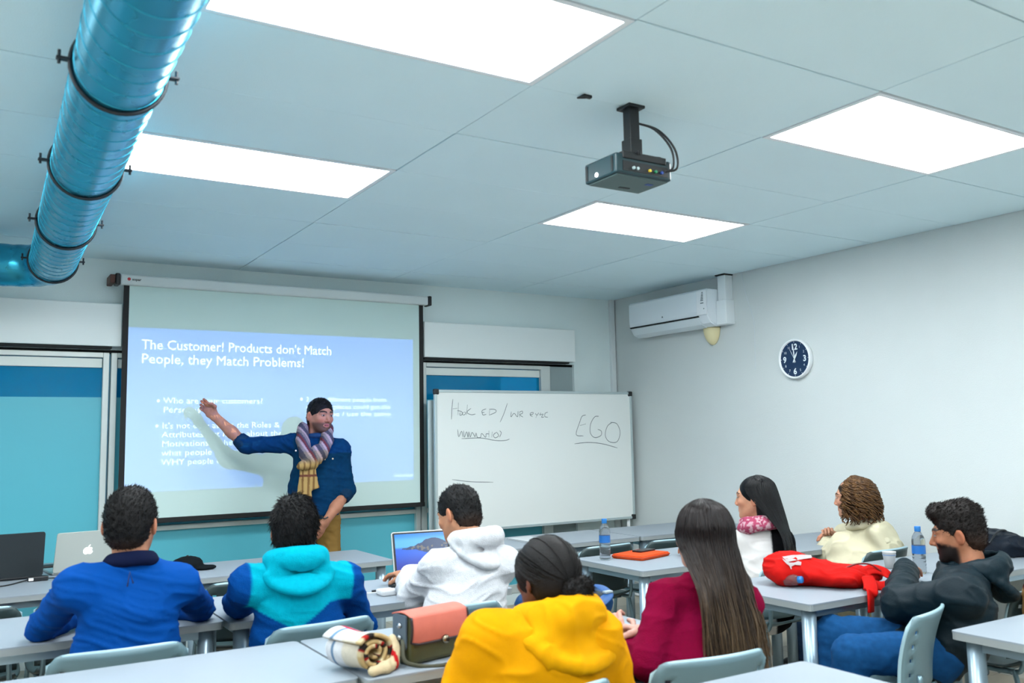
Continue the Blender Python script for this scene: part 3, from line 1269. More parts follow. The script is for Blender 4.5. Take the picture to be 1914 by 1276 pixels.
for s_, x, y, sz in (('12', 0.0, 0.092, 0.062), ('3', 0.094, 0.0, 0.062), ('6', 0.0, -0.092, 0.062), ('9', -0.094, 0.0, 0.062)):
    lettering('numeral', s_, sz, cm(x, y - sz * 0.36), M_num, ck, align='CENTER', offset=0.002)
for h in (1, 2, 4, 5, 7, 8, 10, 11):
    a = math.radians(30 * h)
    lettering('small_numeral', str(h), 0.026, cm(0.1 * math.sin(a), 0.1 * math.cos(a) - .009), M_num, ck, align='CENTER')
for k in range(12):
    a = math.radians(30 * k)
    b = B()
    box(b, (-0.0015, 0.122, 0), (0.0015, 0.131, 0.0002))
    bmesh.ops.transform(b, matrix=cm(0, 0) @ Matrix.Rotation(-a, 4, 'Z'), verts=b.verts)
    obj('minute_mark', b, M_num, ck)
for nm, ang, ln, w, dz in (('hour_hand', 28, 0.062, 0.007, .033), ('minute_hand', -4, 0.095, 0.005, .034), ('second_hand', -28, 0.10, 0.0018, .035)):
    b = B()
    prism(b, [(-w / 2, -0.03), (w / 2, -0.03), (w, ln * .5), (0, ln), (-w, ln * .5)], 0, 0.001, cm(0, 0, dz) @ Matrix.Rotation(-math.radians(ang), 4, 'Z'))
    obj(nm, b, M_num, ck)

# ------------------------------------------------------------------ air conditioner, its trunking, wall lamp, thin cable, socket
ac = thing('air_conditioner', 'white split air conditioner high on the right wall', 'air conditioner', (XW, 5.78, 2.335))
prof = [(0.0, 0.0), (0.10, -0.005), (0.155, 0.02), (0.195, 0.075), (0.205, 0.12), (0.205, 0.285), (0.19, 0.30), (0.0, 0.30)]
b = B()
Mx = basis(V3(0, -0.50, 0), (-1, 0, 0), (0, 0, 1), (0, 1, 0))
prism(b, prof, 0.0, 1.0, Mx)
bmesh.ops.bevel(b, geom=[e for e in b.edges if len(e.link_faces) == 2 and e.calc_face_angle(0) > 0.9], offset=0.01, segments=3, affect='EDGES')
obj('body', b, mat('ac_white', (224, 232, 238), 0.28), ac, smooth=False)
obj('side_panel', box(B(), (-0.2075, -0.50, 0.085), (-0.200, -0.385, 0.29), 0.003), mat('ac_panel', (236, 240, 244), 0.2), ac)
b = B()
prism(b, [(0.105, -0.012), (0.16, 0.012), (0.198, 0.066), (0.194, 0.070), (0.157, 0.018), (0.105, -0.006)], 0.11, 0.985, Mx)
obj('air_flap', b, mat('ac_flap', (214, 224, 230), 0.3), ac)
b = B()
prism(b, [(0.186, 0.068), (0.2065, 0.078), (0.2065, 0.082), (0.186, 0.074)], 0.10, 0.985, Mx)
obj('flap_gap', b, M_dark, ac)
for k in range(6):
    obj('energy_label', box(B(), (-0.2085, -0.465, 0.20 + .013 * k), (-0.207, -0.435 - .003 * k, 0.208 + .013 * k)), mat('ac_print', (96, 110, 118), 0.5), ac)
obj('label_bar', box(B(), (-0.2085, -0.468, 0.178), (-0.207, -0.432, 0.186)), MATS['ac_print'], ac)
obj('display_dot', box(B(), (-0.2085, -0.475, 0.13), (-0.207, -0.466, 0.139)), MATS['ac_print'], ac)
b = B()
prism(b, [(-.011, -.006), (.011, -.006), (.004, .008), (-.003, .008)], 0, .0015, basis(V3(-0.2065, 0.04, 0.125), (0, -1, 0), (0, 0, 1)))
obj('maker_mark', b, MATS['ac_print'], ac)
tk = thing('pipe_trunking', 'white vertical pipe trunking beside the air conditioner', 'trunking', (XW, 5.22, 2.335))
obj('lower_cover', box(B(), (-0.10, -0.05, 0), (0, 0.058, 0.20), 0.006), mat('trunk_white', (226, 233, 236), 0.4), tk)
obj('upper_cover', box(B(), (-0.085, -0.038, 0.20), (0, 0.05, 0.405), 0.006), MATS['trunk_white'], tk)
obj('ceiling_hole', box(B(), (-0.10, -0.045, 0.405), (0, 0.06, 0.414)), M_dark, tk)
sc_ = thing('wall_lamp', 'cream half-shell wall lamp below the air conditioner', 'lamp', (XW, 5.42, 2.20))
V_, Q_ = None, None
s = SDF()
s.ell((0, 0, 0.14), (0.085, 0.085, 0.155))
s.half((0, 0, 0.135), (0, 0, 1))
s.half((-0.0, 0, 0), (1, 0, 0))
V_, Q_ = s.mesh(0.006)
put('shade', V_, Q_, mat('lamp_cream', (226, 214, 168), 0.5), sc_)
b = B()
lathe(b, [(0, 0.132), (0.088, 0.132), (0.088, 0.142), (0, 0.142)], (0, 0, 0), 28, (0, 0, 1))
bmesh.ops.bisect_plane(b, geom=list(b.verts) + list(b.edges) + list(b.faces), plane_co=(0, 0, 0), plane_no=(1, 0, 0), clear_outer=True)
obj('lamp_rim', b, mat('lamp_rim_dark', (60, 58, 44), 0.5), sc_)
b = B()
tube(b, spline([AX(1386, 510, XW - .004), AX(1393, 545, XW - .004), AX(1401, 572, XW - .004), AX(1409, 600, XW - .004), AX(1411, 640, XW - .004), AX(1412, 690, XW - .004)], 5), 0.0018, 5)
tag(obj('wall_cable', b, mat('cable_white', (205, 214, 220), 0.5)), 'thin white cable running down the right wall from the ceiling', 'cable')
so = thing('power_socket', 'cream wall socket low on the right wall behind the chairs', 'socket', (XW - .012, 4.25, 0.12))
obj('plate', box(B(), (-0.010, -0.045, 0), (0, 0.045, 0.09), 0.004), mat('socket_cream', (214, 206, 176), 0.4), so)
b = B()
lathe(b, [(0, 0.010), (0.02, 0.010), (0.022, 0.013), (0.024, 0.010)], (0, 0, 0.045), 20, (-1, 0, 0))
obj('socket_well', b, mat('socket_dark', (90, 84, 70), 0.5), so)
# ------------------------------------------------------------------ tables
M_top = mat('tabletop_laminate', (138, 148, 157), 0.42, noise=(3, 0.015), spec=.28)
M_edge = mat('tabletop_edge', (140, 147, 148), 0.45)
M_leg = mat('table_leg_steel', (150, 172, 186), 0.32, metal=0.55)
TZ = 0.735


def make_table(w, d):
    """parts of a table whose origin is on the floor under its middle"""
    t = thing('table', 'white table', 'table')
    b = B()
    prism(b, rrect(w, d, 0.02, 3), TZ - 0.006, TZ)
    top = obj('tabletop', b, M_top, t)
    b = B()
    prism(b, rrect(w - .002, d - .002, 0.02, 3), TZ - 0.030, TZ - 0.006)
    obj('edge_band', b, M_edge, top)
    for sx in (-1, 1):
        for sy in (-1, 1):
            b = B()
            x, y = sx * (w / 2 - .06), sy * (d / 2 - .06)
            tube(b, [(x, y, 0.012), (x, y, TZ - .03)], 0.031, 18)
            leg = obj('leg', b, M_leg, t, smooth=False)
            for pgn in leg.data.polygons:
                pgn.use_smooth = len(pgn.vertices) == 4
            b = B()
            lathe(b, [(0, 0), (0.024, 0), (0.026, 0.012), (0, 0.012)], (x, y, 0), 14)
            obj('foot_glide', b, M_black, leg)
    b = B()
    for sy in (-1, 1):
        box(b, (-w / 2 + .09, sy * (d / 2 - .06) - .012, TZ - .068), (w / 2 - .09, sy * (d / 2 - .06) + .012, TZ - .03))
    for sx in (-1, 1):
        box(b, (sx * (w / 2 - .06) - .012, -d / 2 + .09, TZ - .068), (sx * (w / 2 - .06) + .012, d / 2 - .09, TZ - .03))
    obj('frame_rails', b, M_leg, t)
    return t


TABLES = [
    (-.16, 1.04, 5.03, 5.645, 'white table in the front row carrying the two closed-back laptops'),
    (-.25, 0.95, 5.655, 6.27, 'white table pushed against the front row under the silver laptop'),
    (1.05, 2.25, 5.03, 5.645, 'empty white table end in front of the pointing man'),
    (-.25, 0.945, 3.79, 4.42, 'white table the man in the blue shirt leans on'),
    (0.955, 2.30, 3.74, 4.40, 'white table holding the open laptop with the blue screen'),
    (-.12, 1.075, 2.66, 3.275, 'white table directly behind the man in the blue shirt'),
    (1.085, 2.31, 2.62, 3.27, 'white table holding the satchel and the rolled blanket'),
    (1.10, 2.325, 1.39, 2.02, 'empty white table behind the woman in burgundy'),
    (2.95, 4.14, 5.00, 5.60, 'white table in front of the whiteboard'),
    (4.15, 5.30, 5.00, 5.60, 'white table end against the right wall under the air conditioner'),
    (3.12, 4.24, 3.76, 4.40, 'white table holding the orange folder'),
    (4.25, 5.30, 3.76, 4.40, 'white table in front of the woman in the cream coat'),
    (3.08, 4.22, 2.625, 3.26, 'white table holding the red backpack'),
    (4.23, 5.30, 2.625, 3.26, 'white table with nothing on it beside the right wall'),
    (3.09, 4.28, 1.38, 2.005, 'empty white table behind the bearded man\'s chair'),
]
protos = {}
for x0, x1, y0, y1, lab in TABLES:
    key = (round(x1 - x0, 2), round(y1 - y0, 2))
    if key in protos:
        t = copy_tree(protos[key])
    else:
        t = protos[key] = make_table(x1 - x0, y1 - y0)
    t.location = ((x0 + x1) / 2, (y0 + y1) / 2, 0)
    t['label'] = lab
    t['group'] = 'classroom tables'

# ------------------------------------------------------------------ chairs: grey moulded shells on tube frames
M_shell = mat('chair_shell', (96, 122, 130), 0.42, bump=(400, 0.08))
M_shell_d = mat('chair_shell_dark', (50, 66, 68), 0.42, bump=(400, 0.08))
M_tube = mat('chair_tube', (120, 146, 156), 0.3, metal=0.6)


def shell_grid(fn, nu, nv, hole=None, th=0.008):
    """thin moulded shell from a parametric sheet with real slots"""
    b = B()
    P = [[None] * (nv + 1) for _ in range(nu + 1)]
    for i in range(nu + 1):
        for j in range(nv + 1):
            P[i][j] = b.verts.new(Vector(fn(i / nu, j / nv)))
    for i in range(nu):
        for j in range(nv):
            if hole and hole(i, j):
                continue
            b.faces.new((P[i][j], P[i + 1][j], P[i + 1][j + 1], P[i][j + 1]))
    bmesh.ops.recalc_face_normals(b, faces=b.faces)
    r = bmesh.ops.solidify(b, geom=list(b.faces), thickness=th)
    return b


def make_chair(shell):
    t = thing('chair', 'grey chair', 'chair')

    def back(u, v):
        s = 2 * u - 1
        w = 0.205 + 0.018 * v - 0.05 * max(0, v - .85) / .15 * abs(s) ** 6
        z = 0.49 + 0.285 * v - 0.012 * abs(s) ** 4 * (v > .95)
        y = -0.195 - 0.06 * v + 0.055 * abs(s) ** 2.2 + 0.015 * math.sin(v * math.pi)
        return (s * w, y, z)

    def slot(i, j):
        return i in (2, 21) and j in (3, 6, 9, 12)
    bk = obj('backrest', shell_grid(back, 24, 16, slot), shell, t, smooth=True)
    b = B()
    pts = [back(0, v) for v in np.linspace(0, 1, 8)] + [back(u, 1) for u in np.linspace(0.04, 0.96, 14)] + [back(1, v) for v in np.linspace(1, 0, 8)]
    tube(b, pts, 0.0075, 6)
    obj('rim', b, mat('chair_rim', (150, 180, 190), 0.35), bk, smooth=True)

    def seat(u, v):
        s = 2 * u - 1
        w = 0.205 + 0.015 * math.sin(v * math.pi)
        y = -0.20 + 0.41 * v
        z = 0.452 + 0.018 * abs(s) ** 3 - 0.012 * math.sin(v * math.pi) - 0.03 * max(0, v - .85) / .15 + 0.02 * max(0, .12 - v) / .12
        return (s * w, y, z)
    obj('seat', shell_grid(seat, 16, 14, None, 0.010), shell, t, smooth=True)
    for s in (-1, 1):
        b = B()
        tube(b, spline([(s * .19, .17, .435), (s * .195, .20, .40), (s * .215, .225, .012)], 5), 0.011, 10)
        obj('leg', b, M_tube, t, smooth=True)
        b = B()
        tube(b, spline([(s * .19, -.15, .435), (s * .195, -.18, .40), (s * .215, -.235, .012)], 5), 0.011, 10)
        obj('leg', b, M_tube, t, smooth=True)
        b = B()
        tube(b, spline([(s * .19, .17, .435), (s * .19, -.14, .435), (s * .185, -.20, .46), (s * .18, -.208, .56)], 5), 0.011, 10)
        obj('side_tube', b, M_tube, t, smooth=True)
    b = B()
    tube(b, [(-.19, -.10, .428), (.19, -.10, .428)], 0.010, 8)
    obj('cross_tube', b, M_tube, t, smooth=True)
    return t


chair_a = make_chair(M_shell)
chair_b = make_chair(M_shell_d)
_first = {id(chair_a): True, id(chair_b): True}


def chair(x, y, yaw, lab, dark=False):
    p = chair_b if dark else chair_a
    if _first[id(p)]:
        t = p
        _first[id(p)] = False
    else:
        t = copy_tree(p)
    t.location = (x, y, 0)
    t.rotation_euler = (0, 0, -math.radians(yaw))
    t['label'] = lab
    t['group'] = 'moulded classroom chairs'
    return t


chair(0.50, 3.565, 2, 'grey moulded chair the man in the blue shirt sits on')
chair(1.19, 3.56, -6, 'grey moulded chair the boy in the turquoise hoodie sits on')
chair(1.80, 3.56, 6, 'grey moulded chair the man in the white hoodie sits on')
chair(1.42, 2.32, 0, 'grey moulded chair under the woman in the yellow coat')
chair(2.06, 2.33, 6, 'grey moulded chair the long-haired woman in burgundy sits on')
chair(3.14, 2.37, -22, 'grey moulded chair with side slots the bearded man sits on')
chair(3.76, 3.55, -6, 'grey moulded chair the woman in the pink scarf sits on')
chair(4.60, 3.55, -4, 'dark grey moulded chair the woman in the cream coat sits on', True)
chair(0.05, 4.72, 4, 'empty dark grey chair tucked under the table below the black laptop', True)
chair(0.52, 4.74, -3, 'empty dark grey chair beside the red bag, tucked in before the silver laptop', True)
chair(1.27, 4.74, 3, 'empty dark grey chair tucked in behind the black cap', True)
chair(3.46, 4.72, -4, 'empty dark grey chair tucked in behind the water bottle near the whiteboard', True)
chair(4.02, 4.70, 4, 'empty dark grey chair tucked in behind the orange folder', True)
chair(4.02, 2.37, 0, 'empty dark grey chair beside the bearded man, draped with the tan coat', True)
chair(3.70, 1.42 - .27, 0, 'empty grey chair pulled under the white table behind the bearded man')
# ------------------------------------------------------------------ people
SKIN = mat('skin', (200, 150, 120), 0.55, attr=True, noise=(60, 0.05), bump=(220, 0.05), spec=.25)
HAIR = mat('hair', (30, 26, 24), 0.5, attr=True, noise=(90, 0.18), bump=(300, 0.35), spec=.18)
CLOTH = mat('cloth', (100, 100, 100), 0.85, attr=True, noise=(14, 0.05), bump=(420, 0.18), spec=.08)
FLEECE = mat('fleece', (100, 100, 100), 0.92, attr=True, noise=(60, 0.06), bump=(240, 0.3), spec=.06)
NYLON = mat('nylon', (100, 100, 100), 0.55, attr=True, noise=(8, 0.04), bump=(160, 0.12), spec=.2)
DENIM = mat('denim', (60, 90, 130), 0.85, attr=True, noise=(40, 0.14), bump=(600, 0.2), spec=.08)


def head_sdf(c, M, s, female=False):
    F = SDF()

    def p(x, y, z):
        return c + M @ (V3(x, y, z) * s)
    w = 0.96 if female else 1.0
    F.ell(p(0, -.014, .028), V3(.076, .098, .087) * s, M, 0.01)
    F.ell(p(0, .028, -.018), V3(.066 * w, .066, .078) * s, M, 0.03 * s)
    F.ell(p(0, .040, -.066), V3(.046 * w, .045, .045) * s, M, 0.03 * s)
    for e in (-1, 1):
        F.cap(p(e * .056 * w, -.004, -.040), p(e * .024, .062, -.094), .020 * s, .016 * s, 0.03 * s)       # jaw
        F.ell(p(e * .040, .062, -.022), V3(.022, .022, .018) * s, M, 0.02 * s)                           # cheekbone
        F.cap(p(e * .012, .089, .026), p(e * .046, .074, .024), .009 * s, .008 * s, 0.014 * s)           # brow
    F.ell(p(0, .074, -.098), V3(.020, .018, .017) * s, M, 0.02 * s)                                      # chin
    for e in (-1, 1):
        F.ell(p(e * .031, .100, .006), V3(.017, .013, .011) * s, M, 0.012 * s, 's')                       # eye sockets
    for e in (-1, 1):
        F.ell(p(e * .031, .0795, .006), V3(.0135, .0135, .0125) * s, M, 0.003 * s)                        # eyes
    F.cap(p(0, .088, .014), p(0, .105 if female else .110, -.028), .0075 * s, (.0098 if female else .0115) * s, 0.012 * s)                          # nose
    for e in (-1, 1):
        F.ell(p(e * .0125, .098, -.034), V3(.008, .010, .007) * s, M, 0.006 * s)
    F.cap(p(-.019, .083, -.058), p(.019, .083, -.058), .0065 * s, None, 0.008 * s)                       # lips
    F.cap(p(-.015, .085, -.068), p(.015, .085, -.068), .0070 * s, None, 0.008 * s)
    F.cap(p(-.020, .094, -.063), p(.020, .094, -.063), .0022 * s, None, 0.003 * s, 's')
    for e in (-1, 1):                                                                                    # ears
        Me = M @ rot(-e * 26, -8, 0)
        F.ell(p(e * .083, -.014, -.006), V3(.009, .020, .033) * s, Me, 0.008 * s)
        F.ell(p(e * .091, -.006, -.004), V3(.006, .010, .016) * s, Me, 0.005 * s, 's')
    return F


def head_parts(J, skin, neck_r=.056, female=False, beard=None, lips=None, brow=(34, 26, 22), stubble=0.0):
    c, M, s = J['hd'], J['hM'], J['hs']
    F = head_sdf(c, M, s, female)
    nr = neck_r * (.86 if female else 1)
    F.ecap(c + M @ (V3(0, -.022, -.045) * s), J['nb'] - V3(0, 0, .03), (nr * s, nr * s), (nr * 1.1 * s, nr * 1.05 * s), M[:, 0], 0.03)
    V, Q = F.mesh(0.0036)
    L = (V - c) @ M / s
    x, y, z = np.abs(L[:, 0]), L[:, 1], L[:, 2]
    C = np.tile(np.array(skin, float), (len(V), 1))
    red = np.array(skin, float) * np.array([1.04, .86, .82])
    C = mixc(C, red, .55 * np.exp(-(((x - .042) / .02) ** 2 + ((z + .03) / .02) ** 2)) * (y > .03))
    C = mixc(C, red, .5 * np.exp(-((x / .014) ** 2 + ((z + .032) / .014) ** 2)) * (y > .09))
    C = mixc(C, red, .45 * smooth01(x, .074, .082) * (np.abs(y) < .04))
    if stubble:
        a = smooth01(-z, .036, .06) * smooth01(y, .0, .03) * smooth01(-z, -.2, .04)
        C = mixc(C, np.array(skin, float) * .34, stubble * np.clip(a, 0, 1) * (((x / .026) ** 2 + ((z + .063) / .013) ** 2) > 1))
    if beard is not None:
        a = np.clip(smooth01(-z + 0.30 * (y - .05) + .004 * vnoise(L * 120), .026, .046) * smooth01(y, -.006, .018), 0, 1)
        mouth = ((x / .021) ** 2 + ((z + .063) / .0125) ** 2 < 1)
        a = np.where(mouth, 0, a)
        a = np.where((x < .03) & (z > -.050) & (y > .085), 0, a)
        a = a * smooth01(z, -.128, -.116)
        C = mixc(C, beard, .94 * a)
    lp = np.array(lips if lips is not None else np.array(skin) * np.array([.88, .62, .60]), float)
    C = mixc(C, lp, .85 * ((x / .021) ** 2 + ((z + .063) / .0105) ** 2 < 1) * (y > .072))
    C = mixc(C, (40, 20, 18), .8 * ((x < .018) & (np.abs(z + .063) < .0022) & (y > .075)))
    bz = .027 + .006 * np.sin(np.clip((x - .01) / .045, 0, 1) * math.pi)
    C = mixc(C, brow, .9 * ((np.abs(z - bz) < (.0036 if female else .0058) - .05 * np.clip(x - .03, 0, .1)) & (x > .011) & (x < .055) & (y > .055)))
    ey = ((x - .031) / .0130) ** 2 + ((z - .0055) / .0046) ** 2
    fr = y > .074
    C = mixc(C, (176, 170, 166), 1.0 * ((ey < 1) & fr))
    C = mixc(C, (44, 28, 20), 1.0 * ((((x - .031) ** 2 + (z - .0055) ** 2) < .0056 ** 2) & fr & (ey < 1.3)))
    C = mixc(C, (30, 20, 18), .85 * ((ey > .95) & (ey < 1.6) & (z > .0055) & fr))
    return V, Q, C


def hand_parts(w, d, n, th, skin, curl=(.5, .55, .6, .65), thumb=.4, s=1.0, arm=None, r_arm=(.034, .026), spread=0.0):
    """hand from the wrist: d towards the fingers, n out of the palm, th towards the thumb side"""
    w = np.array(w, float)
    d = np.array(d, float)
    d /= np.linalg.norm(d)
    n = np.array(n, float)
    n = n - d * (n @ d)
    n /= np.linalg.norm(n)
    t = np.cross(d, n)
    if t @ np.array(th, float) < 0:
        t = -t
    F = SDF()
    if arm is not None:
        a = np.array(arm, float)
        F.cap(a, a + (w - a) * .45, r_arm[0], r_arm[0] * .98, 0.02)
        F.ecap(a + (w - a) * .4, w + d * .01, (r_arm[0], r_arm[0] * .95), (r_arm[1] * 1.08, r_arm[1] * .82), t, 0.02)
    F.ecap(w - d * .01, w + d * .030 * s, (.026 * s, .019 * s), (.034 * s, .0165 * s), t, 0.015)
    F.ecap(w + d * .028 * s, w + d * .078 * s, (.034 * s, .0165 * s), (.037 * s, .0125 * s), t, 0.012)
    F.ell(w + (d * .028 + t * .024 + n * .006) * s, V3(.016, .024, .015) * s, np.stack([t, d, n], 1), 0.012)
    for i, (off, L) in enumerate(((.029, .088), (.0095, .097), (-.0105, .090), (-.029, .072))):
        p = w + (d * (.083 - .004 * abs(i - 1.2)) + t * off) * s
        dd = d + t * (off * spread * 8)
        dd /= np.linalg.norm(dd)
        ang = 0
        r = (.0092 if i < 3 else .0080) * s
        for k, fr in enumerate((.46, .30, .24)):
            ang += curl[i] * (1.0 if k else .8)
            v = dd * math.cos(ang) + n * math.sin(ang)
            q = p + v * (L * fr * s)
            F.cap(p, q, r, r * .92, 0.0035)
            p, r = q, r * .92
    p = w + (d * .022 + t * .026 + n * .006) * s
    for k, L in enumerate((.040, .032, .026)):
        a = thumb * (k * .55)
        v = d * (.62 + .2 * k) + t * (.72 - .42 * k - thumb * .5 * k) + n * (.25 + thumb * .55)
        v /= np.linalg.norm(v)
        q = p + v * L * s
        F.cap(p, q, (.0125 - .0014 * k) * s, (.0112 - .0014 * k) * s, 0.006)
        p = q
    V, Q = F.mesh(0.0034)
    C = np.tile(np.array(skin, float), (len(V), 1))
    C = mixc(C, np.array(skin, float) * np.array([1.02, .86, .80]), .5 * smooth01((V - w) @ d, .08 * s, .13 * s))
    return V, Q, C


def scalp(J, thick=.010, top=.0, female=False):
    """short-hair volume around the cranium, open at face, ears and neck"""
    c, M, s = J['hd'], J['hM'], J['hs']
    F = SDF()

    def p(x, y, z):
        return c + M @ (V3(x, y, z) * s)
    F.ell(p(0, -.014, .028 + top * .4), (V3(.076, .098, .087) + thick + V3(0, 0, top * .6)) * s, M, 0.01)
    F.ell(p(0, -.055, -.030), (V3(.062, .045, .055) + thick * .7) * s, M, 0.03 * s)
    # face opening
    F.ell(p(0, .125, -.030), V3(.115, .070, .112) * s, M, 0.012 * s, 's')
    # around ears and jaw
    F.cap(p(-.13, .026, -.060), p(.13, .026, -.060), .058 * s, None, 0.008 * s, 's')
    for e in (-1, 1):
        F.ell(p(e * .092, -.012, -.018), V3(.03, .026, .040) * s, M, 0.006 * s, 's')
    F.half(p(0, -.05, -.078), M @ V3(0, .25, -1))
    return F


def tuft(V, Q, n, ln, rad, comb, jit=.5, seed=1):
    """short tapered hairs standing on a hair mesh"""
    r = np.random.default_rng(seed)
    N = normals(V, Q)
    i = r.integers(0, len(V), n)
    cb = np.array(comb, float)[None] - N[i] * (N[i] @ np.array(comb, float))[:, None]
    d = N[i] * .30 + cb * 2.2 + r.normal(0, jit, (n, 3)) * .45
    d /= np.linalg.norm(d, axis=1)[:, None]
    L = ln * r.uniform(.6, 1.25, n)
    a = V[i] - N[i] * .003
    b = a + d * L[:, None] * .55 + N[i] * .001
    e = a + d * L[:, None] + np.array(comb)[None] * L[:, None] * .35
    return strands(np.stack([a, b, e], 1), rad, rad * .15, 3)


def short_hair(J, root, color, thick=.010, top=.0, n=1500, ln=.022, comb=(0, 0, .2), fade=None, seed=1, extra=None):
    c, M, s = J['hd'], J['hM'], J['hs']
    F = scalp(J, thick, top)
    if extra:
        extra(F, lambda x, y, z: c + M @ (V3(x, y, z) * s), M, s)
    V, Q = F.mesh(0.0042)
    V = V + normals(V, Q) * (.0025 * vnoise(V * 70))[:, None]
    parts = []
    tv, tq = tuft(V, Q, n, ln, .0019, M @ np.array(comb, float), seed=seed)
    for v, q in ((V, Q), (tv, tq)):
        L = (v - c) @ M / s
        C = np.tile(np.array(color, float), (len(v), 1))
        C = mixc(C, np.array(color, float) * 1.5 + 12, .35 * (vnoise(v * 55) > .15))
        if fade is not None:
            z0, z1, skin = fade
            C = mixc(C, skin, .75 * (1 - smooth01(L[:, 2], z0, z1)))
        parts.append((v, q, C))
    V, Q, C = merge(parts)
    return put('hair', V, Q, HAIR, root, C, origin=root.location)


def body_core(J):
    """the figure under the clothes: trunk, arms and legs as one surface"""
    F = SDF()
    side = J['sR'] - J['sL']
    side = side / np.linalg.norm(side)
    ps = J.get('ps', side * V3(1, 1, 0))
    ps = ps / np.linalg.norm(ps)
    ch = (J['sL'] + J['sR']) / 2 - V3(0, 0, .06)
    F.ecap(J['pv'], ch, (.13, .085), (.13, .085), side, 0.05)
    F.cap(ch, J['nb'], .05, .045, 0.05)
    for k in 'LR':
        e = -1 if k == 'L' else 1
        F.chain([J['s' + k], J['e' + k], J['w' + k]], [.042, .036, .024], 0.03)
        hip = J['pv'] + ps * (e * .09)
        F.chain([hip, J['k' + k], J['a' + k]], [.065, .047, .035], 0.03)
    return F


def legs(J, root, color, shoe=(30, 30, 34), material=None, wide=1.0, name='trousers'):
    side = J['sR'] - J['sL']
    ps = J.get('ps', side * V3(1, 1, 0))
    ps = ps / np.linalg.norm(ps)
    F = SDF()
    F.ecap(J['pv'] - ps * .05, J['pv'] + ps * .05, (.12 * wide, .115 * wide), (.12 * wide, .115 * wide), (0, 0, 1), 0.05)
    for k in 'LR':
        e = -1 if k == 'L' else 1
        hip = J['pv'] + ps * (e * .088)
        F.chain([hip, J['k' + k]], [.092 * wide, .070 * wide], 0.03)
        F.chain([J['k' + k], J['a' + k]], [.070 * wide, .056 * wide], 0.02)
    V, Q = F.mesh(0.010)
    V = folds(V, Q, .006, (9, 9, 22))
    put(name, V, Q, material or DENIM, root, np.array(color, float), origin=root.location)
    for k in 'LR':
        a = J['a' + k]
        f = J.get('f' + k, J['fwd'])
        f = f / np.linalg.norm(f)
        S = SDF()
        g = V3(a[0], a[1], 0)
        S.ecap(g + f * -.03 + V3(0, 0, .045), g + f * .13 + V3(0, 0, .035), (.040, .042), (.044, .028), np.cross(f, (0, 0, 1.)), 0.02)
        S.cap(a, g + V3(0, 0, .05), .045, .042, 0.02)
        S.half(g + V3(0, 0, .002), (0, 0, -1), k=0.002)
        V, Q = S.mesh(0.009)
        put('shoe', V, Q, mat('shoe_leather', (40, 40, 44), 0.5, attr=True), root, np.array(shoe, float), origin=root.location)


def top(J, rs=(.060, .052, .042), tr=((.165, .118), (.172, .112)), hem=.05, cuff=True, sh=.062, k=0.05, sleeves=('L', 'R'), trap=.050):
    """torso and sleeves of a garment"""
    F = SDF()
    side = J['sR'] - J['sL']
    side = side / np.linalg.norm(side)
    ch = (J['sL'] + J['sR']) / 2 - V3(0, 0, .085)
    up = ch - J['pv']
    up = up / np.linalg.norm(up)
    mid = (J['pv'] + ch) / 2 + J.get('belly', V3(0, 0, 0))
    F.ecap(J['pv'] - up * hem, mid, tr[0], ((tr[0][0] + tr[1][0]) / 2, (tr[0][1] + tr[1][1]) / 2), side, 0.05)
    F.ecap(mid, ch, ((tr[0][0] + tr[1][0]) / 2, (tr[0][1] + tr[1][1]) / 2), tr[1], side, 0.06)
    F.cap(J['sL'] + side * .015, J['sR'] - side * .015, sh, sh, k)
    for q in 'LR':
        F.cap(J['s' + q], J['nb'] - V3(0, 0, .02), sh * .82, trap, k)
    for q in sleeves:
        F.cap(J['s' + q], J['e' + q], rs[0], rs[1], 0.035)
        F.cap(J['e' + q], J['w' + q], rs[1], rs[2], 0.02)
    # neck opening
    F.cap(J['nb'] + V3(0, 0, .01), J['nb'] + (J['hd'] - J['nb']) * 1.2, .052, .06, 0.01, 's')
    return F


def make_person(name, label, J, skin, **kw):
    """empty at the base, and the body surface (trunk, head, hands)"""
    base = V3(J['pv'][0], J['pv'][1], 0)
    root = thing(name, label, 'person', base)
    V, Q = body_core(J).mesh(0.014)
    parts = [(V, Q, np.array(skin, float)), head_parts(J, skin, **kw)]
    for q in 'LR':
        hh = J.get('h' + q)
        if hh:
            parts.append(hand_parts(J['w' + q], skin=J.get('hskin', skin), **hh))
    V, Q, C = merge(parts)
    put('body', V, Q, SKIN, root, C, origin=base)
    return root


def seat_legs(J, fwd, spreadk=.11, knee=.40, zk=.50):
    """thighs forward over a seat, feet flat on the floor"""
    f = np.array(fwd, float)
    f = f / np.linalg.norm(f)
    r = V3(f[1], -f[0], 0)
    J['fwd'] = f
    J['ps'] = r
    for q, e in (('L', -1), ('R', 1)):
        J['k' + q] = V3(*(J['pv'][:2] + f[:2] * knee + r[:2] * e * spreadk), zk)
        J['a' + q] = V3(*(J['pv'][:2] + f[:2] * (knee - .06) + r[:2] * e * spreadk), .09)


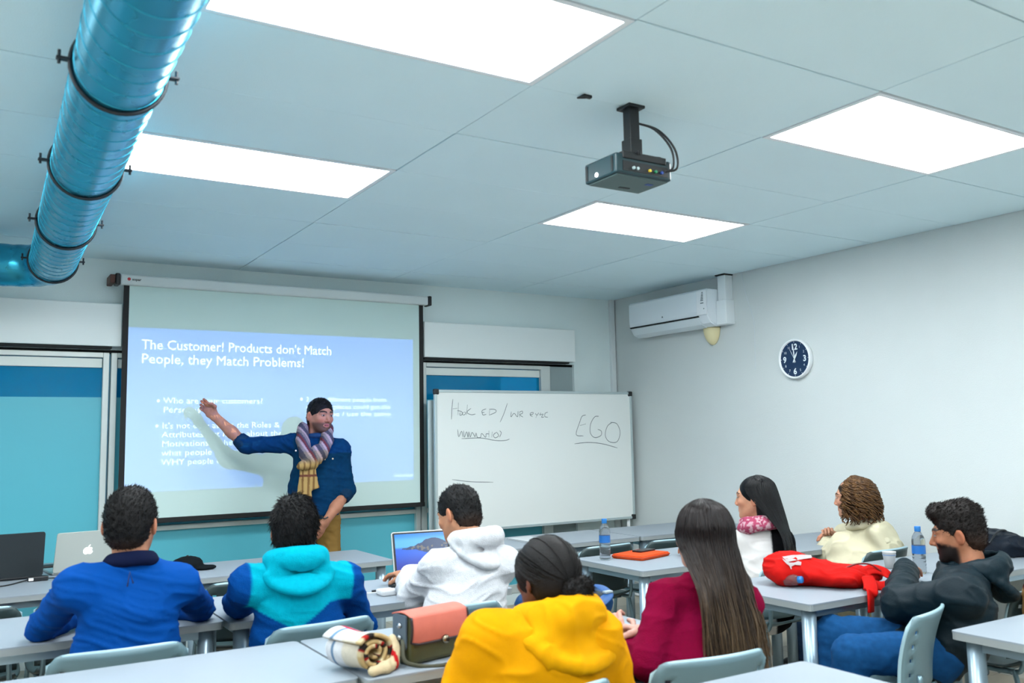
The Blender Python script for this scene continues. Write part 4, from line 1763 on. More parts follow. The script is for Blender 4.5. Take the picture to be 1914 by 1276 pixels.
def hood(J, back, w=.125, drop=.10, r=.035, out=.085, lift=0.0, fat=1.0):
    """hood lying on the shoulders: a thick collar roll with a sagging pocket behind the neck"""
    nb = J['nb']
    b = np.array(back, float)
    b = b / np.linalg.norm(b)
    s = V3(-b[1], b[0], 0)
    F = SDF()
    # roll around the neck
    ring = []
    for a in np.linspace(-1.0, 1.0, 13):
        t = a * math.pi * .82
        ring.append(nb + b * (.088 * math.cos(t) + .012) + s * (.088 * math.sin(t)) + V3(0, 0, .016 - .05 * math.cos(t) * .0 + .012 * math.cos(t) + lift))
    F.chain(ring, [r * (.62 + .38 * math.cos(a * 1.25)) for a in np.linspace(-1, 1, 13)], 0.02)
    # hanging pocket
    p0 = nb + b * .070 + V3(0, 0, -.015 + lift)
    p1 = nb + b * (out + .010) + V3(0, 0, -drop + lift)
    F.ecap(p0 + V3(0, 0, -.02), p1 + V3(0, 0, .04), (w * .95, .034 * fat), (w * .50, .034 * fat), s, 0.035)
    # the rim of the opening, hanging in a curve from shoulder to shoulder
    edge, er = [], []
    for a in np.linspace(-1, 1, 17):
        edge.append(nb + b * (out + .034 * fat - (.13 + .03 * fat) * a * a) + s * (w * .90 * math.sin(a * 1.75) / .985) + V3(0, 0, lift - drop * .80 + (drop * .80 + .004) * abs(a) ** 1.8))
        er.append(.016 * fat * (1 - .72 * abs(a) ** 3))
    F.chain(edge, er, 0.016)
    # opening above
    F.ell(nb + b * .055 + V3(0, 0, .03 + lift), V3(.062, .052, .05), None, 0.02, 's')
    F.ecap(nb + b * .10 + V3(0, 0, .035 + lift), nb + b * .095 + V3(0, 0, -.035 + lift), (.06, .010), (.045, .006), s, 0.02, 's')
    return F


def garment(name, F, root, color, h=.0075, amp=.006, stretch=(7, 7, 24), material=None, colorfn=None, tilt=.25, seed=0.0, relaxn=1):
    V, Q = F.mesh(h)
    V = relax(V, Q, relaxn)
    V0 = V
    V = folds(V, Q, amp, stretch, tilt, seed)
    C = np.tile(np.array(color, float), (len(V), 1))
    if colorfn:
        C = colorfn(V0, C)
    return put(name, V, Q, material or CLOTH, root, C, origin=root.location)


def dome(J, th, ph, k=1.0):
    """point on the hair dome: th from the crown down, ph around (0 = back of the head, +/-pi = face)"""
    q = V3(0, -.016, .026) + V3(.091 * math.sin(th) * math.sin(ph), -.111 * math.sin(th) * math.cos(ph), .099 * math.cos(th)) * k
    return J['hd'] + J['hM'] @ (q * J['hs'])


def hm(dx, dy, dz):
    return V3(dx, dy, dz)


DARKHAIR = (26, 24, 26)

# ---- man in the blue shirt
J = dict(hd=A(245, 980, 3.55), hM=rot(24, -4, 0), hs=1.02, nb=A(245, 1046, 3.52), sL=A(142, 1098, 3.50), sR=A(338, 1092, 3.52),
         eL=A(80, 1178, 3.86) * V3(1, 1, 0) + V3(0, 0, .785), eR=A(374, 1156, 3.87) * V3(1, 1, 0) + V3(0, 0, .785), wL=V3(0.50, 4.08, .785), wR=V3(0.72, 4.08, .785), pv=V3(0.53, 3.54, .55))
J['hL'] = dict(d=(.8, .45, 0), n=(0, 0, -1), th=(0, 1, 0), curl=(.25,) * 4)
J['hR'] = dict(d=(-.7, .6, .05), n=(0, 0, -1), th=(0, 1, 0), curl=(.25,) * 4)
seat_legs(J, (0, 1, 0))
P = make_person('person', 'seated man in a plain blue shirt with a navy collar, elbows on the table', J, (196, 138, 108), stubble=.4)
garment('shirt', top(J, rs=(.062, .054, .040), tr=((.165, .115), (.170, .108)), hem=.03), P, (0, 80, 170), amp=.009, stretch=(5, 5, 20), seed=1)
F = SDF()
F.tor(J['nb'] + V3(0, 0.004, .006), .066, .020, rot(0, -12, 0), sy=.95)
F.tor(J['nb'] + V3(0, 0.004, -.012), .078, .018, rot(0, -12, 0), k=.02)
garment('collar', F, P, (14, 24, 58), h=.005, amp=.002)
b = B()
tube(b, [A(238, 1096, 3.40), A(243, 1068, 3.405), A(249, 1090, 3.40)], 0.003, 5)
bmesh.ops.translate(b, verts=b.verts, vec=-P.location)
obj('back_loop', b, mat('loop_navy', (16, 40, 92), 0.8), P, smooth=True)
legs(J, P, (40, 46, 60))
short_hair(J, P, DARKHAIR, thick=.010, top=.012, n=3600, ln=.013, comb=(.1, .1, .25), fade=(-.075, -.03, (96, 66, 52)), seed=3)

# ---- boy in the turquoise hoodie
J = dict(hd=A(551, 994, 3.52), hM=rot(20, -6, 0), hs=.97, nb=A(552, 1050, 3.49), sL=A(462, 1092, 3.50), sR=A(645, 1084, 3.50),
         eL=A(446, 1148, 3.80) * V3(1, 1, 0) + V3(0, 0, .80), eR=A(676, 1172, 3.64), wL=V3(1.06, 4.02, .79), wR=V3(1.34, 4.02, .79), pv=V3(1.18, 3.53, .55))
J['hL'] = dict(d=(.6, .6, 0), n=(0, 0, -1), th=(1, 0, 0), curl=(.3,) * 4)
J['hR'] = dict(d=(-.6, .6, 0), n=(0, 0, -1), th=(-1, 0, 0), curl=(.3,) * 4)
seat_legs(J, (-.1, 1, 0))
P = make_person('person', 'boy with short black hair in a turquoise hooded top with blue sleeves', J, (188, 132, 102))


def teal(V, C):
    blue = np.array([4, 76, 156.])
    xt = 1.115
    zt = .745 + np.abs(V[:, 0] - xt) * np.where(V[:, 0] > xt, .62, .62)
    zt = np.minimum(zt, .835)
    low = smooth01(zt - V[:, 2], -.004, .004)
    C = mixc(C, blue, low)
    # sleeves: outside the torso panel
    side = (J['sR'] - J['sL']) / np.linalg.norm(J['sR'] - J['sL'])
    u = (V - (J['sL'] + J['sR']) / 2) @ side
    lim = np.linalg.norm(J['sR'] - J['sL']) / 2 + .004
    sl = smooth01(np.abs(u), lim - .006, lim + .006)
    fr = smooth01(V[:, 1] - J['pv'][1], .10, .12) * (V[:, 2] < 1.0)
    return mixc(C, blue, np.maximum(sl, fr))


garment('hoodie', top(J, rs=(.066, .058, .044), tr=((.165, .118), (.170, .110)), hem=.03), P, (0, 184, 210), amp=.009, stretch=(5, 5, 17), material=FLEECE, colorfn=teal, seed=2)
garment('hood', hood(J, (-.05, -1, 0), w=.150, drop=.115, r=.040, out=.09), P, (0, 190, 216), h=.006, amp=.004, stretch=(6, 6, 12), material=FLEECE, seed=4)
legs(J, P, (44, 58, 84))


def messy(F, p, M, s):
    F.cap(p(-.035, -.02, .112), p(.03, -.01, .118), .022 * s, .02 * s, .03)
    F.cap(p(.0, .04, .100), p(.02, -.05, .112), .022 * s, .022 * s, .03)


short_hair(J, P, (22, 22, 26), thick=.017, top=.014, n=3800, ln=.024, comb=(.12, -.1, -.3), seed=5, extra=messy)

# ---- man in the white hoodie
J = dict(hd=A(857, 961, 3.66), hM=rot(-22, -18, 4), hs=1.0, nb=A(886, 1016, 3.56), sL=A(818, 1060, 3.60), sR=A(944, 1052, 3.48),
         eL=A(768, 1116, 3.78), eR=V3(2.16, 3.84, .80), wL=A(757, 1081, 4.02), wR=V3(1.90, 4.06, .80), pv=V3(1.86, 3.53, .55))
J['hL'] = dict(d=A(750, 1067, 4.14) - A(757, 1081, 4.02), n=(.1, .3, -1), th=(1, 0, 0), curl=(.35, .32, .35, .4), spread=.5)
J['hR'] = dict(d=(-.3, .9, 0), n=(0, 0, -1), th=(-1, 0, 0), curl=(.3,) * 4)
seat_legs(J, (-.1, 1, 0))
P = make_person('person', 'man in a pale grey hooded top leaning over the open laptop', J, (204, 146, 112))
garment('hoodie', top(J, rs=(.068, .060, .042), tr=((.165, .122), (.165, .115)), hem=.03), P, (236, 239, 244), amp=.010, stretch=(5, 5, 18), material=FLEECE, tilt=-.3, seed=6)
garment('hood', hood(J, (.22, -1, 0), w=.125, drop=.115, r=.042, out=.095, lift=.012), P, (240, 243, 247), h=.006, amp=.005, stretch=(6, 6, 14), material=FLEECE, seed=7)
legs(J, P, (50, 56, 70))
short_hair(J, P, (30, 30, 32), thick=.008, top=.010, n=2600, ln=.013, comb=(0, .1, .3), fade=(-.06, .0, (110, 80, 64)), seed=8)

# ---- woman in the yellow coat
J = dict(hd=A(1020, 1078, 2.32), hM=rot(-6, -6, 0), hs=.97, nb=A(1034, 1158, 2.28), sL=A(912, 1196, 2.30), sR=A(1112, 1196, 2.22),
         eL=A(872, 1290, 2.36), eR=A(1148, 1300, 2.30), wL=V3(1.34, 2.50, .66), wR=V3(1.50, 2.50, .66), pv=V3(1.42, 2.29, .55))
J['hL'] = dict(d=(.6, .6, 0), n=(0, 0, -1), th=(1, 0, 0), curl=(.4,) * 4)
J['hR'] = dict(d=(-.6, .6, 0), n=(0, 0, -1), th=(-1, 0, 0), curl=(.4,) * 4)
seat_legs(J, (0, 1, 0))
P = make_person('person', 'woman with a low black hair bun in a bright yellow hooded coat', J, (112, 74, 62), female=True, lips=(120, 62, 60))
garment('coat', top(J, rs=(.082, .074, .056), tr=((.19, .14), (.195, .138)), hem=.06, sh=.078), P, (250, 170, 0), amp=.011, stretch=(6, 6, 10), tilt=.5, seed=9)
F = hood(J, (.25, -1, 0), w=.185, drop=.13, r=.056, out=.105, fat=1.5, lift=.0)
garment('hood', F, P, (252, 176, 2), h=.007, amp=.010, stretch=(8, 8, 8), seed=10)
F = SDF()
F.tor(J['nb'] + V3(0, 0, .022), .060, .014, rot(0, -14, 0))
garment('inner_collar', F, P, (46, 66, 92), h=.005, amp=.002)
legs(J, P, (40, 40, 48), material=CLOTH)
c, M, s = J['hd'], J['hM'], J['hs']


def hp(x, y, z):
    return c + M @ (V3(x, y, z) * s)


F = scalp(J, .013, .002)
F.ell(hp(0, -.05, -.01), V3(.074, .068, .085), M, .03)
F.ell(hp(0, .125, -.045), V3(.115, .074, .105), M, .012, 's')
for e in (-1, 1):
    F.ell(hp(e * .085, -.004, -.022), V3(.03, .022, .034), M, .006, 's')
V, Q = F.mesh(.0045)
bun = hp(.006, -.122, -.040)
Fb = SDF()
Fb.ell(bun, V3(.042, .036, .038), M)
Fb.ell(bun + M @ V3(.038, .0, .006), V3(.030, .030, .032), M, .012)
Vb, Qb = Fb.mesh(.0045)
Vb = Vb + normals(Vb, Qb) * (.004 * vnoise(Vb * 60))[:, None]
# combed strands lying on the skull, drawn back into the bun
r = np.random.default_rng(11)
paths = []
bdir = V3(.006, -.106 / .111 * .091, -.066)
bdir = V3(.04, -.84, -.54)
bdir = bdir / np.linalg.norm(bdir)
for k in range(1500):
    ph = r.uniform(-math.pi, math.pi)
    a_ = abs(ph) / math.pi
    th = np.interp(a_, [0, .3, .5, .62, .8, 1.0], [2.25, 2.2, 1.75, 1.45, 1.12, 1.02]) * r.uniform(.97, 1.02)
    u0 = V3(math.sin(th) * math.sin(ph), -math.sin(th) * math.cos(ph), math.cos(th))
    b1 = bdir + r.normal(0, .06, 3)
    b1 = b1 / np.linalg.norm(b1)
    om = math.acos(np.clip(u0 @ b1, -1, 1)) + 1e-6
    kk = r.uniform(1.03, 1.065)
    row = []
    for t in np.linspace(0, 1, 11):
        q = (math.sin((1 - t) * om) * u0 + math.sin(t * om) * b1) / math.sin(om)
        row.append(hp(*(V3(0, -.016, .024) + q * V3(.0905, .113, .1015) * kk)))
    paths.append(row)
Vs, Qs = strands(np.array(paths), .0021, .0012, 3)
tv, tq = tuft(Vb, Qb, 1200, .016, .0016, V3(0, 0, 0), jit=1.0, seed=12)
dk = np.array((32, 27, 27.))


def shade(V):
    C = np.tile(dk, (len(V), 1))
    return mixc(C, (70, 54, 46), .5 * (vnoise(V * np.array([70, 70, 30])) > .2))


V, Q, C = merge([(V, Q, dk), (Vb, Qb, dk), (Vs, Qs, shade(Vs)), (tv, tq, shade(tv))])
put('hair', V, Q, HAIR, P, C, origin=P.location)

# ---- woman in burgundy with long hair
J = dict(hd=A(1312, 1000, 2.42), hM=rot(2, -4, 0), hs=1.0, nb=A(1318, 1078, 2.38), sL=A(1244, 1118, 2.44), sR=A(1392, 1128, 2.33),
         eL=A(1208, 1236, 2.38), eR=V3(2.36, 2.52, .80), wL=A(1167, 1204, 2.52), wR=AZ(1214, 1181, .785), pv=V3(2.09, 2.32, .55))
J['hL'] = dict(d=AZ(1150, 1170, .790) - A(1167, 1204, 2.52), n=(.65, .1, -.5), th=(.5, .2, .8), curl=(.6, .7, .75, .8), thumb=.6, arm=J['wL'] + .35 * (J['eL'] - J['wL']), r_arm=(.028, .024))
J['hR'] = dict(d=AZ(1165, 1172, .790) - AZ(1214, 1181, .785), n=(-.2, -.4, -.8), th=(0, -.6, .8), curl=(.5, .55, .6, .65), thumb=.5, arm=J['wR'] + .35 * (J['eR'] - J['wR']), r_arm=(.028, .024))
J['hskin'] = (226, 176, 160)
seat_legs(J, (.1, 1, 0))
P = make_person('person', 'woman with very long brown hair in a burgundy jumper, hands together on the table', J, (216, 168, 146), female=True)
Jc = dict(J)
Jc['wL'] = J['wL'] + .16 * (J['eL'] - J['wL'])
Jc['wR'] = J['wR'] + .16 * (J['eR'] - J['wR'])


def burg(V, C):
    w = np.minimum(np.linalg.norm(V - J['wL'], axis=1), np.linalg.norm(V - J['wR'], axis=1))
    return mixc(C, (150, 10, 74), .35 * (vnoise(V * 6) + .2).clip(0, 1))


garment('jumper', top(Jc, rs=(.062, .054, .040), tr=((.150, .112), (.150, .105)), hem=.05, sh=.058), P, (132, 6, 50), amp=.007, stretch=(6, 6, 16), material=FLEECE, colorfn=burg, seed=13)
for q in 'LR':
    d = (J['w' + q] - J['e' + q])
    d = d / np.linalg.norm(d)
    F = SDF()
    F.cap(J['w' + q] - d * .055, J['w' + q] - d * .004, .042, .038, .01)
    F.cap(J['w' + q] - d * .01, J['w' + q] + d * .05, .031, .031, .004, 's')
    garment('cuff', F, P, (236, 236, 240), h=.005, amp=.003, stretch=(14, 14, 14))
legs(J, P, (30, 30, 38))
c, M, s = J['hd'], J['hM'], J['hs']
back = V3(.12, -1, 0) / np.linalg.norm([.12, 1, 0])
rgt = V3(back[1] * -1, back[0], 0)
F = SDF()
F.ell(hp(0, -.014, .030), V3(.092, .110, .100), M)
F.ell(hp(0, .135, -.05), V3(.09, .085, .13), M, .012, 's')
F2 = SDF()
F2.ell(hp(0, -.020, .028), V3(.088, .104, .096), M)
F2.ecap(hp(0, -.05, -.03), J['nb'] + back * .075 + V3(.012, 0, -.02), (.088, .055), (.115, .036), rgt, .03)
F2.ecap(J['nb'] + back * .075 + V3(.012, 0, -.02), J['nb'] + back * .135 + rgt * .02 + V3(0, 0, -.33), (.115, .034), (.115, .018), rgt, .03)
F2.ell(hp(0, .135, -.05), V3(.085, .085, .13), M, .012, 's')
V, Q = F2.mesh(.007)
r = np.random.default_rng(14)
paths, rad = [], []
for k in range(1500):
    ph = r.uniform(-1.0, 1.0)
    ph = 2.05 * np.sign(ph) * abs(ph) ** .85
    kk = r.uniform(.99, 1.05)
    A0, A1, A2 = dome(J, r.uniform(.03, .35), ph, kk), dome(J, .8, ph, kk), dome(J, 1.45, ph, kk)
    u = math.sin(ph * .76)
    A2b = dome(J, 1.75, ph * .96, kk * 1.04) + V3(0, 0, -.03)
    dep = .082 + .045 * (1 - u * u) + r.uniform(-.012, .014)
    A3 = J['nb'] + back * dep + rgt * (u * .128) + V3(0, 0, -.02)
    ln = r.uniform(.24, .40)
    sway = r.normal(0, .018)
    A4 = J['nb'] + back * (dep + .030) + rgt * (u * .135 + sway * .5 + .008) + V3(0, 0, -.02 - ln * .5)
    A5 = J['nb'] + back * (dep + .035 + r.uniform(-.01, .012)) + rgt * (u * .118 + sway + .018) + V3(0, 0, -.02 - ln)
    pts = spline([A0, A1, A2, A2b, A3, A4, A5], 5)
    pts = np.array(pts)
    ph = r.uniform(0, 6.28)
    t = np.linspace(0, 1, len(pts))
    pts += (rgt * 1.0)[None] * (.006 * t * np.sin(9 * t * 2 + ph))[:, None]
    paths.append(pts)
paths = np.array(paths)
Vs, Qs = strands(paths, .0026, .0012, 4)
tt = np.tile(np.repeat(np.linspace(0, 1, paths.shape[1]), 4), paths.shape[0])
tone = np.repeat(r.uniform(-1, 1, paths.shape[0]), paths.shape[1] * 4)
C = np.tile(np.array((38, 30, 30.)), (len(Vs), 1))
C = mixc(C, (214, 176, 130), smooth01(tt, .42, 1.0) * (.55 + .35 * tone).clip(0, 1))
C = mixc(C, (66, 52, 46), (.25 * tone).clip(0, 1))
Cm = mixc(np.tile(np.array((32, 26, 27.)), (len(V), 1)), (78, 62, 54), smooth01(J['nb'][2] - V[:, 2], 0.02, .3))
V, Q, C = merge([(V, Q, Cm), (Vs, Qs, C)])
put('hair', V, Q, mat('long_hair', (40, 30, 30), 0.36, attr=True, noise=(60, .12), spec=.22), P, C, origin=P.location)

# ---- woman in the pink scarf
J = dict(hd=A(1411, 930, 3.56), hM=rot(-30, -2, 0), hs=1.0, nb=A(1420, 982, 3.54), sL=A(1392, 1012, 3.60), sR=A(1460, 1012, 3.47),
         eL=A(1400, 1066, 3.74), eR=V3(4.02, 3.74, .80), wL=V3(3.66, 3.98, .79), wR=V3(3.90, 4.00, .79), pv=V3(3.77, 3.53, .55))
J['hL'] = dict(d=(.4, .8, 0), n=(0, 0, -1), th=(1, 0, 0), curl=(.4,) * 4)
J['hR'] = dict(d=(-.5, .8, 0), n=(0, 0, -1), th=(-1, 0, 0), curl=(.4,) * 4)
seat_legs(J, (-.2, 1, 0))
P = make_person('person', 'woman with straight black hair, a pink knitted scarf and a white coat', J, (226, 164, 132), female=True, lips=(200, 90, 92))


def blackhalf(V, C):
    side = (J['sR'] - J['sL']) / np.linalg.norm(J['sR'] - J['sL'])
    u = (V - (J['sL'] + J['sR']) / 2) @ side
    return mixc(C, (20, 20, 24), smooth01(u, .035, .045))


garment('coat', top(J, rs=(.066, .058, .046), tr=((.165, .125), (.160, .115)), hem=.06), P, (246, 244, 242), amp=.007, stretch=(6, 6, 14), colorfn=blackhalf, seed=15)
F = SDF()
F.tor(J['nb'] + V3(0, 0, .026), .074, .034, rot(-20, -10, 0))
F.tor(J['nb'] + V3(0, 0, -.004), .092, .030, rot(-20, -12, 4), k=.015)


def pinkknit(V, C):
    return mixc(C, (236, 206, 212), .8 * (vnoise(V * 95) > .1))


garment('scarf', F, P, (190, 84, 116), h=.006, amp=.006, stretch=(12, 12, 12), material=FLEECE, colorfn=pinkknit, seed=16)
legs(J, P, (16, 16, 20), material=CLOTH)
c, M, s = J['hd'], J['hM'], J['hs']
bk = -M[:, 1] * V3(1, 1, 0)
bk = bk / np.linalg.norm(bk)
rg = V3(-bk[1], bk[0], 0)
F2 = SDF()
F2.ell(hp(0, -.018, .030), V3(.086, .104, .094), M)
F2.ecap(hp(0, -.05, -.01), J['nb'] + bk * .045 + V3(0, 0, .03), (.080, .058), (.078, .052), rg, .03)
F2.ell(hp(0, .118, -.04), V3(.12, .072, .118), M, .012, 's')
V, Q = F2.mesh(.006)
r = np.random.default_rng(17)
paths = []
for k in range(800):
    ph = r.uniform(-1.0, 1.0) * 1.95
    kk = r.uniform(.95, 1.0)
    A0, A1, A2 = dome(J, r.uniform(.03, .35), ph, kk), dome(J, .8, ph, kk), dome(J, 1.5, ph, kk)
    u = math.sin(ph * .78)
    A3 = J['nb'] + bk * (.125 + .03 * (1 - u * u)) + rg * (u * .105) + V3(0, 0, -.015)
    ln = r.uniform(.20, .34)
    A4 = J['nb'] + bk * (.150 + r.uniform(-.01, .015)) + rg * (u * .12 + r.normal(0, .016)) + V3(0, 0, -.02 - ln)
    mid_ = (A3 + A4) / 2 + bk * .018
    paths.append(spline([A0, A1, A2, A3, mid_, A4], 5))
Vs, Qs = strands(np.array(paths), .0026, .0012, 4)
V, Q, C = merge([(V, Q, np.array((18, 19, 22.))), (Vs, Qs, np.array((24, 25, 28.)))])
put('hair', V, Q, MATS['long_hair'], P, C, origin=P.location)

# ---- woman in the cream coat, curly hair
J = dict(hd=A(1594, 930, 3.60), hM=rot(-28, -4, 0), hs=1.0, nb=A(1612, 985, 3.57), sL=A(1578, 1022, 3.64), sR=A(1652, 1016, 3.48),
         eL=A(1528, 1060, 3.88), eR=V3(4.86, 3.72, .80), wL=A(1551, 1016, 3.90), wR=V3(4.92, 3.90, .80), pv=V3(4.62, 3.53, .55))
J['hL'] = dict(d=A(1547, 992, 3.91) - A(1551, 1016, 3.90), n=(-.75, -.55, .1), th=(.3, -.5, .8), curl=(1.5, 1.5, 1.5, 1.5), thumb=.9)
J['hR'] = dict(d=(-.6, .7, 0), n=(0, 0, -1), th=(-1, 0, 0), curl=(.4,) * 4)
seat_legs(J, (-.15, 1, 0))
P = make_person('person', 'woman with curly brown hair in a cream coat, one fist raised', J, (228, 168, 138), female=True, lips=(190, 96, 88))
F = top(J, rs=(.082, .076, .056), tr=((.185, .145), (.185, .135)), hem=.10, sh=.074)
bk = V3(.42, -.9, 0)
F.ecap(J['nb'] + bk * .10 + V3(0, 0, -.02), J['nb'] + bk * .16 + V3(0, 0, -.20), (.15, .07), (.14, .08), V3(.9, .42, 0), .05)
garment('coat', F, P, (250, 242, 208), amp=.010, stretch=(6, 6, 11), tilt=.6, seed=18)
F = SDF()
F.tor(J['nb'] + V3(0, 0, .020), .076, .026, rot(-25, -14, 0))
F.ecap(J['nb'] + bk * .11 + V3(0, 0, .0), J['nb'] + bk * .16 + V3(0, 0, -.07), (.12, .03), (.13, .022), V3(.9, .42, 0), .03)
garment('coat_collar', F, P, (252, 244, 212), h=.006, amp=.005, stretch=(8, 8, 10), seed=19)
legs(J, P, (52, 78, 110))
c, M, s = J['hd'], J['hM'], J['hs']
F2 = SDF()
F2.ell(hp(0, -.030, .030), V3(.092, .108, .098), M)
F2.ell(hp(0, -.052, -.045), V3(.088, .075, .075), M, .03)
F2.ell(hp(0, .118, -.04), V3(.12, .072, .118), M, .012, 's')
V, Q = F2.mesh(.0065)
V = V + normals(V, Q) * (.008 * vnoise(V * 36))[:, None]
r = np.random.default_rng(20)
paths = []
for k in range(330):
    ph = r.uniform(-1.0, 1.0) * 2.05
    kk = r.uniform(.97, 1.06)
    A0, A1, A2 = dome(J, .15, ph, kk), dome(J, .85, ph, kk), dome(J, 1.6, ph, kk * 1.04)
    A3 = dome(J, 1.75, ph, kk * 1.26) + V3(0, 0, -.05 - r.uniform(0, .11))
    pts = np.array(spline([A0, A1, A2, A3], 11))
    t = np.linspace(0, 1, len(pts))
    ph = r.uniform(0, 6.28)
    f = r.uniform(26, 42)
    amp_ = .017 * np.clip(t * 2.2, 0.12, 1)
    d1, d2 = M[:, 0], M[:, 1]
    pts = pts + d1[None] * (amp_ * np.cos(f * t + ph))[:, None] + d2[None] * (amp_ * np.sin(f * t + ph))[:, None]
    paths.append(pts)
paths = np.array(paths)
Vs, Qs = strands(paths, .0078, .0030, 5)
tone = np.repeat(r.uniform(0, 1, paths.shape[0]), paths.shape[1] * 5)
C = mixc(np.tile(np.array((84, 56, 34.)), (len(Vs), 1)), (170, 124, 76), tone * .8)
V, Q, C = merge([(V, Q, np.array((58, 40, 26.))), (Vs, Qs, C)])
put('hair', V, Q, MATS['long_hair'], P, C, origin=P.location)

# ---- bearded man in the dark jacket
J = dict(hd=A(1790, 998, 2.32), hM=rot(-28, -8, 0), hs=.99, nb=A(1822, 1064, 2.25), sL=A(1800, 1112, 2.14), sR=A(1800, 1112, 2.14) + .35 * V3(.80, .60, .02),
         eL=A(1680, 1128, 2.40), eR=V3(3.92, 2.44, .70), wL=V3(3.84, 2.69, .80), wR=V3(3.70, 2.56, .61), pv=V3(3.44, 2.33, .56), belly=V3(.03, -.03, 0))
J['hL'] = dict(d=(.9, .3, 0), n=(0, 0, -1), th=(0, 1, 0), curl=(.4,) * 4)
J['hR'] = dict(d=(-.9, -.1, 0), n=(0, 0, -1), th=(0, -1, 0), curl=(.4,) * 4)
f = V3(-.75, .62, 0)
J['fwd'] = f
J['ps'] = V3(f[1], -f[0], 0)
J['kL'] = A(1592, 1222, 2.42)
J['kR'] = J['kL'] + V3(.16, .22, .02)
J['aL'] = V3(J['kL'][0] - .03, J['kL'][1] + .05, .09)
J['aR'] = V3(J['kR'][0] - .03, J['kR'][1] + .04, .09)
P = make_person('person', 'bearded man with swept-up dark hair in a black hooded jacket and jeans', J, (186, 124, 92), beard=(26, 20, 20))
garment('jacket', top(J, rs=(.078, .072, .054), tr=((.165, .135), (.175, .135)), hem=.05, sh=.072), P, (6, 38, 50), amp=.010, stretch=(6, 6, 13), material=NYLON, tilt=.5, seed=21)
garment('hood', hood(J, (.85, -.6, 0), w=.13, drop=.135, r=.042, out=.10, fat=1.2), P, (8, 42, 54), h=.0065, amp=.006, stretch=(8, 8, 10), material=NYLON, seed=22)
legs(J, P, (26, 84, 140), shoe=(60, 60, 66), wide=1.05)


def quiff(F, p, M, s):
    F.cap(p(-.03, .072, .100), p(.03, .072, .100), .030 * s, .030 * s, .02)
    F.cap(p(0, .06, .108), p(0, -.05, .122), .034 * s, .028 * s, .03)
    F.ell(p(0, -.03, .090), V3(.072, .085, .048) * s, M, .02)


short_hair(J, P, (44, 34, 30), thick=.006, top=.008, n=3000, ln=.014, comb=(.0, -.30, .10), fade=(-.055, .035, (120, 82, 62)), seed=23, extra=quiff)

# ---- the man who is pointing at the screen
J = dict(hd=A(599, 777, 6.06), hM=rot(168, -4, -3), hs=1.0, nb=A(591, 818, 6.08), sL=A(638, 838, 6.00), sR=A(549, 828, 6.12),
         eL=A(648, 918, 5.98), eR=A(460, 832, 6.30), wL=A(610, 972, 5.86), wR=A(400, 777, 6.40), pv=A(588, 972, 6.05), belly=V3(0, 0, 0))
J['hR'] = dict(d=A(381, 756, 6.42) - A(400, 777, 6.40), n=(-.1, -.9, -.3), th=(.4, -.2, .9), curl=(.55, .7, .85, 1.0), thumb=.7, arm=J['eR'] + .05 * (J['wR'] - J['eR']), r_arm=(.040, .027))
J['hL'] = dict(d=A(600, 992, 5.87) - A(610, 972, 5.86), n=(-.6, .8, 0), th=(-.3, -.9, 0), curl=(.2,) * 4, thumb=.3, arm=J['eL'] + .2 * (J['wL'] - J['eL']), r_arm=(.040, .027))
f = V3(-.25, -.97, 0)
J['fwd'] = f
J['ps'] = V3(f[1], -f[0], 0)
for q, e in (('L', -1), ('R', 1)):
    J['k' + q] = V3(*(J['pv'][:2] + J['ps'][:2] * e * .11), .48)
    J['a' + q] = V3(*(J['pv'][:2] + J['ps'][:2] * e * .14 + f[:2] * -.03), .09)
P = make_person('person', 'standing man in a denim shirt and plaid scarf pointing at the screen', J, (196, 136, 110), beard=None, stubble=.75, lips=(186, 96, 100))
Js = dict(J)
Js['wL'] = J['eL'] + .16 * (J['wL'] - J['eL'])
Js['wR'] = J['eR'] + .14 * (J['wR'] - J['eR'])


def denim(V, C):
    return mixc(C, (0, 66, 82), .5 * (vnoise(V * 4) * .5 + .5))


garment('shirt', top(Js, rs=(.060, .056, .050), tr=((.170, .128), (.168, .110)), hem=-.075, sh=.058), P, (6, 60, 112), amp=.008, stretch=(6, 6, 16), material=DENIM, colorfn=denim, seed=24)
for q in 'LR':
    d = J['w' + q] - J['e' + q]
    d = d / np.linalg.norm(d)
    F = SDF()
    F.cap(J['e' + q] + d * .015, J['e' + q] + d * .055, .058, .054, .01)
    F.cap(J['e' + q] + d * .05, J['e' + q] + d * .10, .044, .044, .004, 's')
    garment('rolled_cuff', F, P, (22, 58, 92), h=.006, amp=.003, stretch=(10, 10, 20), material=DENIM)
    F = None
# shirt placket, breast pocket and buttons
fz = J['fwd'] / np.linalg.norm(J['fwd'])
F = SDF()
F.tor(J['nb'] + V3(0, 0, .006), .062, .020, rot(195, 8, 0))
garment('shirt_collar', F, P, (40, 76, 116), h=.005, amp=.002, material=DENIM)
for (px, py) in ((607, 858), (622, 857), (553, 842)):
    b = B()
    q = A(px, py, 5.905) - V3(*P.location)
    lathe(b, [(0, 0), (.006, 0), (.006, .004), (0, .005)], q, 10, tuple(fz))
    obj('button', b, mat('button_metal', (190, 180, 160), .4, metal=.5), P)


